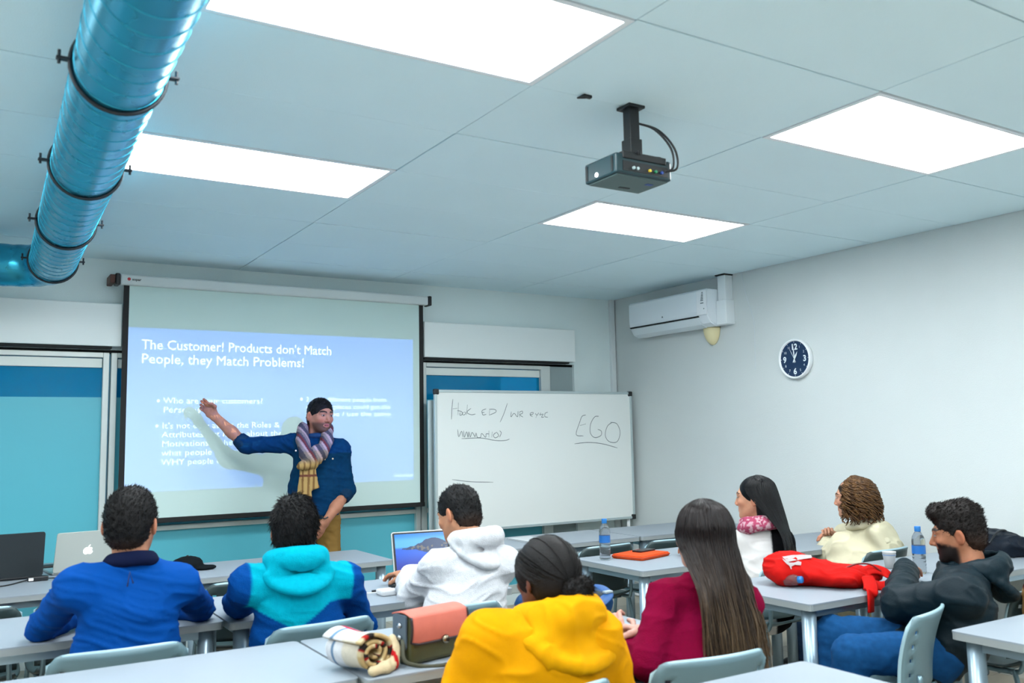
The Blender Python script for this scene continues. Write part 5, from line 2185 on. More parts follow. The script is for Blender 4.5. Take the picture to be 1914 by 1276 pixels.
def plaid(V, C):
    a = (V[:, 0] * .8 + V[:, 2] * .35)
    C = mixc(C, (86, 84, 100), 1.0 * (np.sin(a * 120) > .1))
    C = mixc(C, (196, 170, 176), 1.0 * (np.sin(a * 120 + 2.2) > .75))
    C = mixc(C, (120, 62, 70), 1.0 * (np.sin(a * 60 + 1) > .93))
    low = smooth01(J['nb'][2] - .155 - V[:, 2], -.03, .03)
    tan = np.tile(np.array((206, 172, 112.)), (len(V), 1))
    tan = mixc(tan, (146, 112, 70), 1.0 * (np.sin(V[:, 0] * 170) > .5))
    tan = mixc(tan, (128, 78, 66), 1.0 * (np.sin(V[:, 2] * 42 + .6) > .93))
    return C * (1 - low[:, None]) + tan * low[:, None]


F = SDF()
nb = J['nb']
sc_pts = lambda ps_: [A(x, y, Y) for x, y, Y in ps_]
F.chain(sc_pts([(566, 800, 6.10), (566, 822, 6.00), (570, 848, 5.94), (576, 868, 5.90)]), [.040, .042, .040, .034], .012)
F.chain(sc_pts([(612, 800, 6.06), (611, 822, 5.96), (600, 848, 5.91), (585, 868, 5.89)]), [.038, .044, .042, .034], .012)
F.chain(sc_pts([(566, 800, 6.12), (590, 806, 6.18), (614, 800, 6.08)]), [.036, .034, .036], .012)
F.chain(sc_pts([(592, 838, 5.925), (580, 856, 5.90)]), [.030, .036], .012)
F.ell(A(574, 868, 5.875), V3(.075, .042, .036), rot(0, 0, -12), .02)
garment('scarf', F, P, (150, 138, 140), h=.0055, amp=.006, stretch=(22, 8, 8), material=CLOTH, colorfn=plaid, tilt=.8, seed=25)
F = SDF()
F.ecap(A(572, 876, 5.885), A(567, 945, 5.90), (.040, .016), (.052, .012), (1, -.2, 0), .01)
F.ecap(A(580, 876, 5.880), A(584, 912, 5.885), (.036, .015), (.046, .012), (1, -.2, 0), .012)
garment('scarf_tail', F, P, (206, 172, 112), h=.005, amp=.008, stretch=(26, 8, 4), material=CLOTH, colorfn=plaid, seed=26)
legs(J, P, (156, 122, 66), material=CLOTH, wide=.98)
b = B()
tube(b, [q - np.array(P.location) for q in spline([A(613, 966, 5.825), A(606, 969, 5.815), A(601, 964, 5.845)], 4)], .005, 6)
obj('bracelet', b, M_black, P)
short_hair(J, P, (30, 26, 28), thick=.007, top=.006, n=2200, ln=.010, comb=(0, .2, .3), fade=(-.05, .0, (90, 64, 54)), seed=27)
REFLECT = 0.66
# ------------------------------------------------------------------ things on the tables
def at_yaw(x, y, z, yaw):
    """4x4: local x to the right of a thing that faces yaw, local y forward"""
    R = rot(yaw)
    return Matrix(((R[0, 0], R[0, 1], R[0, 2], x), (R[1, 0], R[1, 1], R[1, 2], y), (R[2, 0], R[2, 1], R[2, 2], z), (0, 0, 0, 1)))


def place(t, x, y, yaw):
    t.location = (x, y, TZ)
    t.rotation_euler = (0, 0, -math.radians(yaw))


M_alum = mat('laptop_aluminium', (206, 212, 210), 0.3, metal=0.5)
M_keys = mat('laptop_keys', (24, 26, 30), 0.5)


def make_laptop(lab, x, y, yaw, w, d, tilt, body, lid, screen=None, logo=False):
    """origin at the hinge on the table; the keyboard lies along local +y, the lid leans back from it"""
    t = thing('laptop', lab, 'laptop', (x, y, TZ), -math.radians(yaw))
    obj('base', box(B(), (-w / 2, 0, 0.001), (w / 2, d, 0.016), 0.005), body, t)
    obj('keyboard', box(B(), (-w / 2 + .03, .02, 0.016), (w / 2 - .03, d * .52, 0.0172)), M_keys, t)
    obj('touchpad', box(B(), (-.05, d * .58, 0.016), (.05, d * .9, 0.0168)), mat('touchpad', (168, 172, 174), 0.4), t)
    Mt = Matrix.Translation((0, -0.002, 0.012)) @ Matrix.Rotation(math.radians(tilt), 4, 'X')
    b = B()
    prism(b, rrect(w, d, .012, 4), -.004, .004, Mt @ basis((0, 0, d / 2 + .004), (1, 0, 0), (0, 0, 1), (0, -1, 0)))
    ld = obj('lid', b, lid, t)
    b = B()
    prism(b, rrect(w - .012, d - .012, .008, 3), -.0005, .0005, Mt @ basis((0, .0048, d / 2 + .004), (1, 0, 0), (0, 0, 1), (0, -1, 0)))
    obj('bezel', b, M_black, ld)
    b = B()
    box(b, (-w / 2 + .016, .0052, .022), (w / 2 - .016, .0062, d - .010))
    bmesh.ops.transform(b, matrix=Mt, verts=b.verts)
    obj('screen', b, screen or mat('screen_off', (16, 18, 22), 0.15), ld)
    b = B()
    tube(b, [(-w / 2 + .04, 0, .012), (w / 2 - .04, 0, .012)], .006, 8)
    obj('hinge', b, M_black, t)
    if logo:
        F = SDF()
        F.ell((-.010, 0, -.004), (.017, .003, .022), None, .006)
        F.ell((.010, 0, -.004), (.017, .003, .022), None, .008)
        F.ell((.032, 0, .002), (.012, .01, .012), None, .001, 's')
        F.ell((0, 0, -.030), (.006, .01, .007), None, .004, 's')
        F.ell((.004, 0, .026), (.004, .003, .010), rot(0, 0, 35), .001)
        V, Q = F.mesh(.0016)
        V = V * V3(1, .35, 1)
        V = V + V3(0, -.0042, d / 2 + .008)
        V = np.array([list(Mt @ Vector(v)) for v in V])
        put('logo', V, Q, mat('logo_white', (250, 252, 252), .4, emit=(255, 255, 255), emit_s=.35), ld)
    return t


def wallpaper():
    """blue sky and sea with a dark rocky island"""
    m = bpy.data.materials.new('wallpaper_island')
    m.use_nodes = True
    nt = m.node_tree
    b = nt.nodes['Principled BSDF']
    b.inputs['Base Color'].default_value = (.01, .01, .02, 1)
    b.inputs['Roughness'].default_value = .25
    at = nt.nodes.new('ShaderNodeAttribute')
    at.attribute_name = 'Col'
    nt.links.new(at.outputs['Color'], b.inputs['Emission Color'])
    b.inputs['Emission Strength'].default_value = .55
    return m


make_laptop('black laptop seen from behind on the front table', .235, 5.60, -3, .36, .245, 14, mat('laptop_black', (30, 33, 36), .45), mat('laptop_lid_black', (44, 52, 56), .5, noise=(200, .05)))
make_laptop('silver laptop with a white logo on its lid, on the front table', .635, 5.68, -8, .34, .235, 20, M_alum, mat('laptop_lid_silver', (222, 228, 220), .42, metal=.1), logo=True)
op = make_laptop('open laptop showing a blue island wallpaper in front of the man in the white hoodie', 2.11, 4.33, 188, .325, .225, 16, M_alum, M_alum, screen=wallpaper())
# the picture on its screen, drawn on a fine sheet
sc_obj = [c for c in op.children if c.name.startswith('lid')][0]
shs = [c for c in sc_obj.children if c.name.startswith('screen')][0]
w_, d_ = .325, .225
nu, nv = 110, 76
Mt = Matrix.Translation((0, -0.002, 0.012)) @ Matrix.Rotation(math.radians(16), 4, 'X')
g = np.array([[u, v] for v in np.linspace(0, 1, nv) for u in np.linspace(0, 1, nu)])
pos = np.stack([(w_ / 2 - .016) * (1 - 2 * g[:, 0]), np.full(len(g), .0066), .022 + (d_ - .032) * g[:, 1]], 1)
Vw = np.array([list(Mt @ Vector(p)) for p in pos])
iq = np.arange(nu * nv).reshape(nv, nu)
Qw = np.stack([iq[:-1, :-1].ravel(), iq[1:, :-1].ravel(), iq[1:, 1:].ravel(), iq[:-1, 1:].ravel()], 1)
u, v = g[:, 0], g[:, 1]
C = mixc(np.tile(np.array((8, 40, 150.)), (len(g), 1)), (20, 96, 220), smooth01(v, .0, .55))
C = mixc(C, (84, 176, 240), smooth01(v, .58, .66))
C = mixc(C, (30, 130, 232), smooth01(v, .80, 1.0))
ridge = .60 + .28 * np.exp(-((u - .72) / .30) ** 2) + .025 * vnoise(np.stack([u * 14, v * 0, v * 0], 1))
shore = .58 - .10 * np.exp(-((u - .62) / .22) ** 2) + .015 * vnoise(np.stack([u * 20, v * 0 + 3, v * 0], 1))
isl = (v < ridge) & (v > shore) & (u > .12)
C = mixc(C, (34, 56, 92), .95 * isl)
C = mixc(C, (120, 112, 96), .8 * (isl & (vnoise(np.stack([u * 26, v * 22, v * 0], 1)) > .25) & (v < shore + .16) & (u > .3)))
put('wallpaper', Vw, Qw, MATS.get('x') or shs.data.materials[0], sc_obj, C)

# small things beside the laptops
o = obj('wallet', box(B(), (-.06, -.035, 0), (.06, .035, .022), .008), mat('wallet_leather', (30, 38, 40), .5))
o.location = (.455, 5.99, TZ)
o.rotation_euler = (0, 0, .2)
tag(o, 'dark wallet lying between the black and silver laptops', 'wallet')
t = thing('power_adapter', 'black power adapter with a cable beside the black laptop', 'adapter', (.385, 5.50, TZ))
obj('brick', box(B(), (-.05, -.022, 0), (.05, .022, .026), .006), M_black, t)
obj('label', box(B(), (-.045, -.0228, .006), (-.022, -.0215, .02)), M_white, t)
b = B()
tube(b, spline([(-.05, 0, .01), (-.09, -.02, .004), (-.16, -.10, .004), (-.30, -.13, .004), (-.42, -.10, .004)], 6), .0035, 6)
tube(b, spline([(.05, 0, .01), (.09, .03, .004), (.13, .06, .004), (.16, .04, .004)], 6), .0035, 6)
obj('cable', b, M_black, t, smooth=True)
F = SDF()
F.ell((0, 0, .035), (.085, .065, .045), None, .02)
F.ell((.085, -.02, .012), (.07, .05, .012), None, .02)
F.half((0, 0, .001), (0, 0, -1), k=.002)
V, Q = F.mesh(.006)
cp = thing('cap', 'black peaked cap lying on the front table', 'cap', (1.13, 5.38, TZ))
put('crown', folds(V, Q, .003, (20, 20, 20)), Q, CLOTH, cp, np.array((24, 30, 34.)))
b = B()
lathe(b, [(0, .006), (.007, .004), (.008, 0)], (0, 0, .080), 10)
obj('top_button', b, M_black, cp)
F = SDF()
F.ell((0, 0, .0), (.13, .08, .10), None, .02)
F.box((0, 0, -.02), (.14, .08, .09), None, .03, .02)
F.half((0, 0, -.105), (0, 0, -1), k=.002)
V, Q = F.mesh(.01)
rb = thing('red_bag', 'red cloth bag on the seat of a dark chair below the black laptop', 'bag', (.28, 4.72, .475))
rb.location = (.05, 4.76, .565)
put('bag_body', folds(V, Q, .006, (8, 8, 14)), Q, CLOTH, rb, np.array((176, 24, 34.)))
b = B()
tube(b, spline([(-.05, 0, .085), (-.04, 0, .13), (.04, 0, .13), (.05, 0, .085)], 5), .006, 6)
obj('handle', b, mat('strap_dark', (40, 14, 18), .7), rb, smooth=True)

# white adapter, cable and mouse by the open laptop
t = thing('white_charger', 'white laptop charger with a curling cable beside the open laptop', 'charger', (1.73, 3.95, TZ))
obj('brick', box(B(), (-.04, -.04, 0), (.04, .04, .027), .008), mat('charger_white', (242, 244, 246), .35), t)
b = B()
tube(b, spline([(.04, .02, .012), (.09, .10, .004), (.10, .20, .004), (.13, .27, .04), (.135, .31, .025), (.14, .335, .010)], 7), .003, 6)
tube(b, spline([(-.04, .02, .012), (-.10, .10, .004), (-.06, .22, .004), (-.12, .28, .03), (-.17, .26, .004)], 7), .003, 6)
obj('cable', b, mat('charger_white', (242, 244, 246), .35), t, smooth=True)
obj('plug', box(B(), (-.035, .085, .0), (-.012, .10, .012), .002), M_black, t)
F = SDF()
F.ell((0, 0, .010), (.032, .055, .026), None, .01)
F.half((0, 0, .001), (0, 0, -1), k=.002)
V, Q = F.mesh(.004)
t = thing('mouse', 'black computer mouse beside the open laptop', 'mouse', (1.855, 4.10, TZ), .5)
put('shell', V, Q, mat('mouse_black', (22, 26, 32), .35), t)
b = B()
tube(b, [(-.004, .03, .031), (.004, .03, .031)], .006, 10)
obj('wheel', b, mat('mouse_wheel', (70, 74, 80), .5), t)

# ---- satchel with a pink flap
st = thing('satchel', 'olive green satchel with a salmon pink flap on the table', 'bag', (1.36, 2.755, TZ), math.radians(12))
st.scale = (.90, 1.0, .84)
olive = mat('satchel_olive', (74, 76, 40), .45, noise=(30, .08), bump=(300, .15))
pink = mat('satchel_pink', (226, 128, 112), .6, noise=(25, .05), bump=(300, .12), spec=.2)
b = B()
box(b, (-.128, -.045, .002), (.128, .05, .185), .016, 3)
obj('bag_body', b, olive, st, smooth=False)


def flap(u, v):
    s = 2 * u - 1
    if v < .3:
        y, z = .05 - (.105) * (v / .3), .188 + .012 * math.sin(v / .3 * math.pi)
    else:
        q = (v - .3) / .7
        y, z = -.057 - .006 * math.sin(q * math.pi), .186 - .105 * q * (1 - .10 * max(0, abs(s) - .8) / .2)
    return (s * (.130 + .002 * v), y, z)


fl = obj('flap', shell_grid(flap, 20, 20, None, .005), pink, st, smooth=True)
b = B()
tube(b, [flap(0, v) for v in np.linspace(.3, 1, 8)] + [flap(u, 1) for u in np.linspace(.05, .95, 12)] + [flap(1, v) for v in np.linspace(1, .3, 8)], .0045, 6)
obj('flap_binding', b, mat('satchel_binding', (40, 24, 30), .5), fl, smooth=True)
b = B()
lathe(b, [(0, 0), (.016, 0), (.018, .004), (.013, .012), (0, .014)], (.02, -.060, .082), 18, (0, -1, 0))
ls = obj('clasp', b, mat('clasp_metal', (150, 140, 120), .25, metal=.9), st, smooth=True)
b = B()
lathe(b, [(0, .012), (.007, .012), (.007, .018), (0, .018)], (.02, -.060, .082), 12, (0, -1, 0))
obj('clasp_knob', b, mat('clasp_dark', (40, 34, 30), .4, metal=.5), ls)
for s in (-1, 1):
    b = B()
    prism(b, rrect(.07, .13, .012, 3), 0, .007, basis((s * .131, 0, .125), (0, 1, 0), (0, 0, 1), (s, 0, 0)))
    sg = obj('side_gusset', b, mat('gusset_steel', (96, 116, 132), .4, metal=.3), st)
    for z in (.105, .15):
        b = B()
        lathe(b, [(0, 0), (.011, 0), (.009, .008), (0, .010)], (s * .138, -.005, z), 14, (s, 0, 0))
        obj('rivet', b, mat('rivet_metal', (190, 200, 210), .2, metal=.9), sg, smooth=True)
b = B()
tube(b, spline([(-.138, -.02, .10), (-.155, -.05, .03), (-.10, -.085, .006), (-.05, -.12, .006), (-.03, -.128, .006), (-.022, -.150, -.02), (-.02, -.152, -.14)], 6), .008, 8, flat=.35)
obj('shoulder_strap', b, mat('strap_olive', (64, 66, 44), .6), st, smooth=True)

# ---- rolled blanket
nrm = V3(.30, -.954, 0)
sid = V3(.954, .30, 0)
bl = thing('blanket', 'rolled white and tan checked blanket lying before the satchel', 'blanket', (1.10, 2.745, TZ))
bl.scale = (.92, .92, .92)
rr, n1, n2 = [], 150, 26
prof_o = []
for i in range(n1):
    t = i / (n1 - 1)
    a = -1.9 + t * 2 * math.pi * 2.7
    rad_ = .016 + .054 * t
    prof_o.append((rad_ * math.cos(a) * 1.12 * (1 + .05 * math.sin(3 * a)), rad_ * math.sin(a) * .92 * (1 + .06 * math.cos(2 * a + 1)), a, t))
Vb, Qb, Cb = [], [], []
th = .0082
for j in range(n2):
    q = j / (n2 - 1)
    for i, (x, z, a, t) in enumerate(prof_o):
        nx, nz = math.cos(a), math.sin(a)
        wob = .004 * math.sin(9 * t + 5 * q)
        for o_ in (-th * .8, th * .8):
            y = (q - .5) * (.205 - .03 * (1 - t))
            p = sid * (x + nx * (o_ + wob)) + nrm * (y + .012 * math.sin(6 * t) * (q - .5)) + V3(0, 0, max(.070 + z + nz * (o_ + wob), .003))
            Vb.append(p)
            inner = o_ < 0
            c = (232, 224, 206) if not inner else (214, 190, 142)
            if not inner:
                if .16 < q < .28:
                    c = (112, 146, 178)
                elif q < .5:
                    c = (236, 238, 242)
                if abs((t * 2.7) % 1 - .52) < .03 and q < .62:
                    c = (190, 24, 70)
            if q > .9:
                ph = (t * 9.0) % 1
                c = (214, 186, 134) if ph < .55 else ((50, 46, 44) if ph < .74 else ((176, 40, 36) if ph < .84 else (228, 210, 168)))
            Cb.append(c)
for j in range(n2 - 1):
    for i in range(n1 - 1):
        b0 = (j * n1 + i) * 2
        b1 = ((j + 1) * n1 + i) * 2
        Qb.append((b0 + 1, b0 + 3, b1 + 3, b1 + 1))
        Qb.append((b0, b1, b1 + 2, b0 + 2))
for i in range(n1 - 1):
    for j in (0, n2 - 1):
        b0 = (j * n1 + i) * 2
        Qb.append((b0, b0 + 2, b0 + 3, b0 + 1) if j == 0 else (b0, b0 + 1, b0 + 3, b0 + 2))
for j in range(n2 - 1):
    for i in (0, n1 - 1):
        b0 = (j * n1 + i) * 2
        b1 = ((j + 1) * n1 + i) * 2
        Qb.append((b0, b0 + 1, b1 + 1, b1) if i == 0 else (b0, b1, b1 + 1, b0 + 1))
put('roll', np.array(Vb), np.array(Qb), FLEECE, bl, np.array(Cb, float))
# loose end with a red stripe folded out on the right
F = SDF()
pts_ = [sid * .035 + nrm * .105 + V3(0, 0, .020), sid * .085 + nrm * .085 + V3(0, 0, .024), sid * .118 + nrm * .055 + V3(0, 0, .055), sid * .120 + nrm * .045 + V3(0, 0, .092)]
F.chain(pts_, [.018, .022, .020, .012], .02)
F.chain([sid * -.02 + nrm * .108 + V3(0, 0, .018), pts_[0]], [.016, .018], .02)


def stripe(V, C):
    d = (V - V3(0, 0, 0)) @ sid
    return mixc(C, (206, 36, 40), 1.0 * (np.abs(d - .088) < .010))


V, Q = F.mesh(.005)
V2 = folds(V, Q, .005, (18, 18, 10))
V2[:, 2] = np.maximum(V2[:, 2], .002)
put('loose_end', V2, Q, FLEECE, bl, stripe(V, np.tile(np.array((232, 214, 176.)), (len(V), 1))))

# ---- blue backpack lying on the table
bb = thing('backpack', 'dark blue backpack lying flat before the woman in the yellow coat', 'backpack', (2.10, 3.03, TZ), math.radians(8))
F = SDF()
F.box((0, 0, .050), (.175, .130, .050), rot(0, 0, 0), .045, .02)
F.ell((.02, .01, .085), (.13, .10, .035), None, .03)
F.half((0, 0, .002), (0, 0, -1), k=.002)


def bcol(V, C):
    C = mixc(C, (18, 40, 48), .9 * ((np.abs(V[:, 0] + V[:, 1] * .4) < .075) & (V[:, 2] > .06)))
    return C


V, Q = F.mesh(.007)
put('bag_body', folds(V, Q, .007, (9, 9, 9)), Q, NYLON, bb, bcol(V, np.tile(np.array((16, 74, 128.)), (len(V), 1))))
for pp in ([(-.15, -.05, .085), (-.11, -.13, .10), (-.02, -.155, .085), (.03, -.11, .11), (.02, -.04, .118)],
           [(.14, .08, .085), (.17, -.02, .105), (.13, -.12, .09), (.06, -.145, .065)]):
    b = B()
    tube(b, spline(pp, 7), .024, 10, flat=.28)
    sp = obj('shoulder_strap', b, mat('strap_blue', (14, 84, 152), .6, bump=(300, .2)), bb, smooth=True)
    b = B()
    q = V3(*pp[2])
    box(b, q + V3(-.020, -.012, .004), q + V3(.020, .012, .014), .003)
    obj('buckle', b, mat('buckle_grey', (170, 184, 190), .35), sp)
b = B()
tube(b, spline([(-.10, .10, .085), (-.06, .13, .125), (.06, .13, .125), (.10, .10, .085)], 6), .011, 8, flat=.5)
obj('carry_handle', b, mat('strap_navy', (12, 30, 54), .6), bb, smooth=True)
b = B()
tube(b, spline([(-.165, .02, .075), (-.10, -.02, .108), (.0, .03, .122), (.10, .06, .112), (.165, .03, .075)], 6), .004, 6)
obj('zip', b, mat('zip_dark', (8, 12, 16), .5), bb, smooth=True)

# ---- water bottles
M_pet = mat('clear_plastic', (236, 244, 250), .06, trans=.92, ior=1.18)
M_water = mat('water', (235, 245, 252), .02, trans=1.0, ior=1.2)
M_cap = mat('bottle_cap_blue', (36, 132, 214), .4)


def bottle(lab, x, y):
    t = thing('water_bottle', lab, 'bottle', (x, y, TZ), group='water bottles')
    b = B()
    pr = [(0, .002), (.027, .001), (.0325, .008)]
    for k in range(7):
        z = .016 + .017 * k
        pr += [(.0325, z), (.0305, z + .006), (.0325, z + .012)]
    pr += [(.0325, .14), (.0325, .165), (.028, .185), (.018, .202), (.0135, .208), (.0135, .218)]
    lathe(b, pr, (0, 0, 0), 28)
    obj('bottle_body', b, M_pet, t, smooth=True)
    b = B()
    lathe(b, [(.0331, .100), (.0331, .140)], (0, 0, 0), 28)
    obj('label_band', b, mat('bottle_label', (34, 120, 206), .45), t, smooth=True)
    b = B()
    lathe(b, [(0, .236), (.0145, .236), (.0155, .233), (.0155, .212), (.0150, .210)], (0, 0, 0), 24)
    obj('cap', b, M_cap, t, smooth=True)
    return t


bottle('water bottle with a blue cap at the corner of the table with the orange folder', 3.235, 4.235)
bottle('water bottle with a blue cap beside the plastic cup', 4.17, 2.845)

# ---- orange folder and the phone on it
t = thing('laptop_sleeve', 'flat orange laptop sleeve on the table', 'laptop sleeve', (3.475, 4.20, TZ), math.radians(16))
b = B()
prism(b, rrect(.30, .225, .02, 4), 0.001, .024)
bmesh.ops.bevel(b, geom=[e for e in b.edges if len(e.link_faces) == 2 and e.calc_face_angle(0) > 1.2], offset=.006, segments=3, affect='EDGES')
obj('sleeve_body', b, mat('sleeve_orange', (236, 92, 44), .75, noise=(40, .05), bump=(350, .2), spec=.1), t)
b = B()
tube(b, [(x, y, .0135) for x, y in rrect(.303, .228, .02, 5)], .002, 5, closed=True)
obj('zip', b, mat('zip_red', (190, 60, 30), .6), t)
t = thing('phone', 'dark phone lying on the orange laptop sleeve', 'phone', (3.535, 4.245, TZ + .0245), math.radians(12))
b = B()
prism(b, rrect(.145, .070, .009, 4), 0, .008)
obj('phone_body', b, mat('phone_case', (44, 20, 30), .4), t)
b = B()
prism(b, rrect(.137, .063, .007, 4), .008, .0085)
obj('phone_screen', b, mat('phone_glass', (30, 14, 22), .1), t)

# ---- plastic cup with tea
t = thing('plastic_cup', 'small translucent plastic cup with a little tea', 'cup', (4.20, 3.04, TZ))
b = B()
lathe(b, [(0, .002), (.024, .002), (.034, .084), (.0355, .086), (.0345, .087), (.0325, .084), (.0228, .004), (0, .004)], (0, 0, 0), 28)
obj('cup_wall', b, mat('cup_plastic', (246, 246, 244), .3, alpha=.72), t, smooth=True)
b = B()
lathe(b, [(0, .005), (.0226, .005), (.0245, .022), (0, .022)], (0, 0, 0), 24)
obj('tea', b, mat('tea', (226, 166, 30), .2), t, smooth=True)
b = B()
lathe(b, [(.0336, .068), (.0342, .074)], (0, 0, 0), 28)
obj('printed_band', b, mat('cup_print', (150, 180, 220), .4), t, smooth=True)

# ---- red backpack with white marks
rp = thing('backpack', 'bright red backpack with white logo marks lying on the table', 'backpack', (3.52, 2.90, TZ))
F = SDF()
a0, a1 = V3(-.09, .13, .070), V3(.06, -.10, .046)
F.ecap(a0, a1, (.135, .066), (.135, .040), V3(.84, .54, 0), .03)
F.ell(V3(-.11, .13, .075), (.12, .10, .072), rot(30), .05)
F.ell(V3(.16, -.06, .040), (.14, .10, .038), rot(-20), .05)
F.half((0, 0, .002), (0, 0, -1), k=.002)
V, Q = F.mesh(.006)
V2 = folds(V, Q, .010, (7, 7, 16), tilt=.5, seed=31)
V2[:, 2] = np.maximum(V2[:, 2], .001)
M_red = mat('backpack_red', (214, 20, 14), .7, noise=(20, .06), bump=(350, .15), spec=.1)
put('bag_body', V2, Q, M_red, rp)
bv = V2


def patch(pts, name, material, lift=.002, wid=None, parent=rp):
    """flat print laid on the bag: project photo pixels on to the bag's surface"""
    out_ = []
    for px, py in pts:
        d = ray(px, py)
        d = d / np.linalg.norm(d)
        o = V3(0, 0, CAM_H) - V3(*rp.location)
        w = bv - o
        t_ = w @ d
        dist = np.linalg.norm(w - t_[:, None] * d, axis=1)
        cand = np.where(dist < .008)[0]
        if len(cand) == 0:
            cand = [np.argmin(dist)]
        k = cand[np.argmin(t_[cand])]
        out_.append(o + d * (t_[k] - lift))
    return out_


M_mark = mat('print_white', (246, 240, 240), .6)


def band_print(name, left, right):
    b = B()
    L = patch(left, name, M_mark, .004)
    R = patch(right, name, M_mark, .004)
    vl = [b.verts.new(Vector(p)) for p in L]
    vr = [b.verts.new(Vector(p)) for p in R]
    for i in range(len(vl) - 1):
        b.faces.new((vl[i], vl[i + 1], vr[i + 1], vr[i]))
    bmesh.ops.solidify(b, geom=list(b.faces), thickness=.0015)
    obj(name, b, M_mark, rp)


band_print('logo_wordmark', [(1462, 1040), (1480, 1037), (1500, 1036), (1516, 1037)], [(1472, 1050), (1486, 1047), (1504, 1044), (1518, 1042)])
band_print('logo_cat', [(1462, 1043), (1468, 1047), (1476, 1051), (1484, 1051), (1492, 1048), (1498, 1050)], [(1464, 1047), (1470, 1053), (1478, 1059), (1486, 1055), (1494, 1056), (1497, 1056)])
band_print('logo_cat_leg', [(1473, 1054), (1476, 1058), (1478, 1063)], [(1476, 1053), (1479, 1057), (1480, 1063)])
def ribbon(pts, side, w, th):
    """flat padded strap along a path"""
    b = B()
    pts = spline(pts, 6)
    side = np.array(side, float)
    rows = []
    for k, p in enumerate(pts):
        d = pts[min(k + 1, len(pts) - 1)] - pts[max(k - 1, 0)]
        d = d / np.linalg.norm(d)
        sd = side - d * (side @ d)
        sd = sd / np.linalg.norm(sd)
        n = np.cross(d, sd)
        rows.append([b.verts.new(Vector(p + sd * (w * a) + n * (th * c))) for a, c in ((-.5, -.3), (-.4, -.5), (.4, -.5), (.5, -.3), (.5, .3), (.4, .5), (-.4, .5), (-.5, .3))])
    for a, c in zip(rows[:-1], rows[1:]):
        for k in range(8):
            b.faces.new((a[k], a[(k + 1) % 8], c[(k + 1) % 8], c[k]))
    b.faces.new(rows[0][::-1])
    b.faces.new(rows[-1])
    bmesh.ops.recalc_face_normals(b, faces=b.faces)
    return b


obj('shoulder_strap', ribbon([(.10, -.15, .055), (.04, -.215, .035), (-.02, -.262, .018), (-.050, -.283, .006), (-.062, -.291, -.03), (-.066, -.292, -.072)], (.9, .3, .1), .062, .013), M_red, rp, smooth=True)
obj('shoulder_strap', ribbon([(.10, -.12, .055), (.15, -.15, .078), (.19, -.19, .062), (.18, -.225, .022), (.12, -.235, .014), (.07, -.215, .022)], (.3, .6, .7), .050, .012), M_red, rp, smooth=True)
b = B()
tube(b, spline([(.02, -.09, .085), (.08, -.12, .105), (.14, -.15, .10), (.17, -.18, .07)], 6), .004, 6)
obj('draw_cord', b, mat('cord_dark_red', (130, 14, 18), .6), rp, smooth=True)
q = patch([(1487, 1083)], '', None, .0)[0]
b = B()
lathe(b, [(0, -.05), (.026, -.05), (.026, .0), (.020, .012), (.012, .018)], q, 20, (.25, -.95, .1))
bt = obj('pocket_bottle', b, M_pet, rp, smooth=True)
b = B()
lathe(b, [(.0, .034), (.015, .034), (.016, .030), (.016, .014), (0, .014)], q, 20, (.25, -.95, .1))
obj('bottle_cap', b, M_cap, bt, smooth=True)
b = B()
tube(b, spline([(-.20, .10, .06), (-.14, -.02, .075), (-.02, -.12, .065), (.10, -.18, .05)], 6), .0035, 6)
obj('zip', b, mat('zip_dark_red', (130, 14, 18), .5), rp, smooth=True)

# ---- yellow cloth bag between the two women
t = thing('yellow_bag', 'small yellow cloth bag with dark print between the scarf woman and the curly-haired woman', 'bag', (4.31, 3.93, TZ), math.radians(-25))
F = SDF()
F.ecap((0, 0, .055), (-.015, 0, .15), (.085, .04), (.045, .022), (1, 0, 0), .02)
F.half((0, 0, .002), (0, 0, -1), k=.002)
V, Q = F.mesh(.006)
put('bag_body', folds(V, Q, .006, (12, 12, 8)), Q, CLOTH, t, np.array((240, 180, 20.)))
lettering('print', 'IT', .05, basis((-.01, -.049, .055), (1, 0, 0), (0, .10, 1)), mat('print_dark', (60, 50, 20), .7), t, offset=.001, extrude=.004)
b = B()
tube(b, spline([(-.05, 0, .14), (-.04, 0, .19), (.02, 0, .19), (.025, 0, .14)], 5), .005, 6)
obj('handle', b, mat('handle_yellow', (220, 160, 20), .8), t, smooth=True)

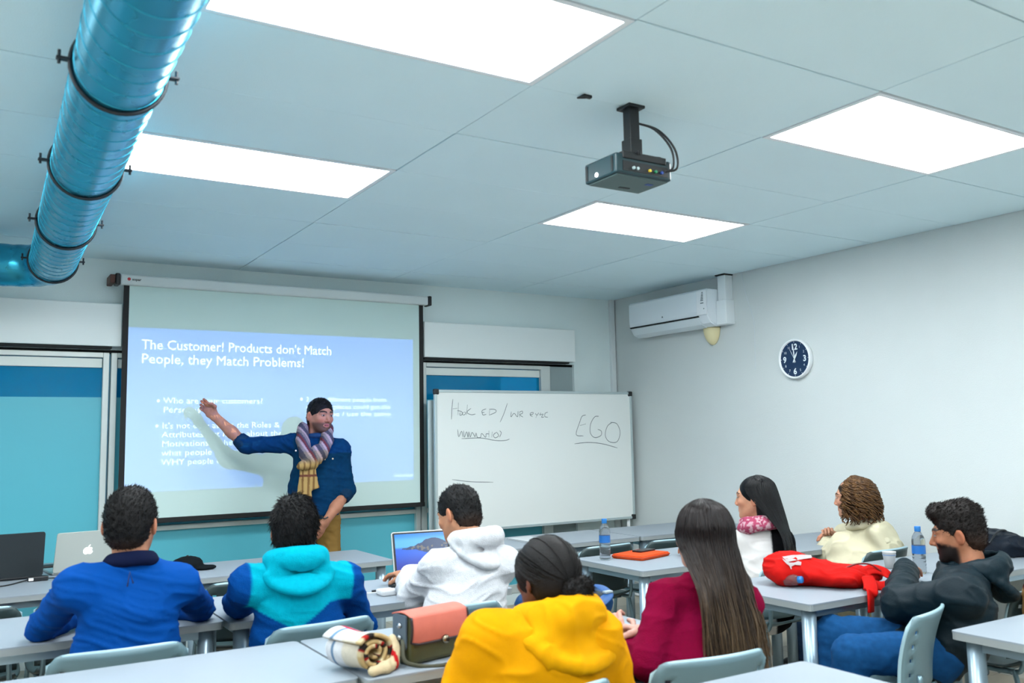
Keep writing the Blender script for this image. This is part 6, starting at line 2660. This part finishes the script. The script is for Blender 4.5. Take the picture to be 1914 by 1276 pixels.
# ---- navy jacket heaped by the wall, tan coat over a chair
t = thing('jacket', 'navy jacket heaped on the table beside the right wall', 'jacket', (5.08, 2.98, TZ))
F = SDF()
F.ell((.03, .02, .060), (.19, .17, .075), rot(20), .03)
F.ell((-.10, .05, .075), (.10, .10, .075), rot(-10), .05)
F.ecap((-.18, -.02, .035), (.12, -.16, .035), (.05, .035), (.055, .03), (0, 0, 1), .03)
F.half((0, 0, .002), (0, 0, -1), k=.002)
V, Q = F.mesh(.008)
V2 = folds(V, Q, .014, (7, 7, 10), tilt=.4, seed=41)
V2[:, 2] = np.maximum(V2[:, 2], .001)
put('jacket_body', V2, Q, NYLON, t, np.array((20, 34, 52.)))
b = B()
tube(b, spline([(-.16, -.06, .085), (-.05, -.05, .140), (.08, -.02, .135), (.18, .02, .09)], 6), .006, 6)
obj('zip', b, mat('zip_navy', (8, 14, 26), .5), t, smooth=True)
t = thing('coat', 'tan coat with a maroon lining hung over the back of a chair', 'coat', (4.02, 2.15, .50))
F = SDF()
F.ecap((0, -.055, .02), (0, -.045, .30), (.20, .035), (.17, .045), (1, 0, 0), .03)
F.ecap((-.16, -.045, .28), (-.22, -.06, .02), (.05, .045), (.045, .04), (0, 1, 0), .03)
F.ecap((.16, -.045, .28), (.22, -.06, .02), (.05, .045), (.045, .04), (0, 1, 0), .03)


def lining(V, C):
    return mixc(C, (84, 22, 34), smooth01(V[:, 2], .285, .30))


V, Q = F.mesh(.009)
put('coat_body', folds(V, Q, .009, (9, 9, 6), seed=43), Q, CLOTH, t, lining(V, np.tile(np.array((206, 162, 104.)), (len(V), 1))))
F = SDF()
F.tor((0, -.03, .325), .075, .024, rot(0, -20, 0))
V, Q = F.mesh(.006)
put('collar', V, Q, CLOTH, t, np.array((84, 22, 34.)))
b = B()
for k in range(3):
    box(b, (-.10 + .002 * k, -.14 - .001 * k, .004 * k + .001), (.10 - .003 * k, .14 - .002 * k, .004 * k + .004))
o = obj('paper_stack', b, mat('paper', (228, 234, 236), .8))
o.location = (3.41, 5.33, TZ)
tag(o, 'small stack of papers on the table before the whiteboard', 'papers')
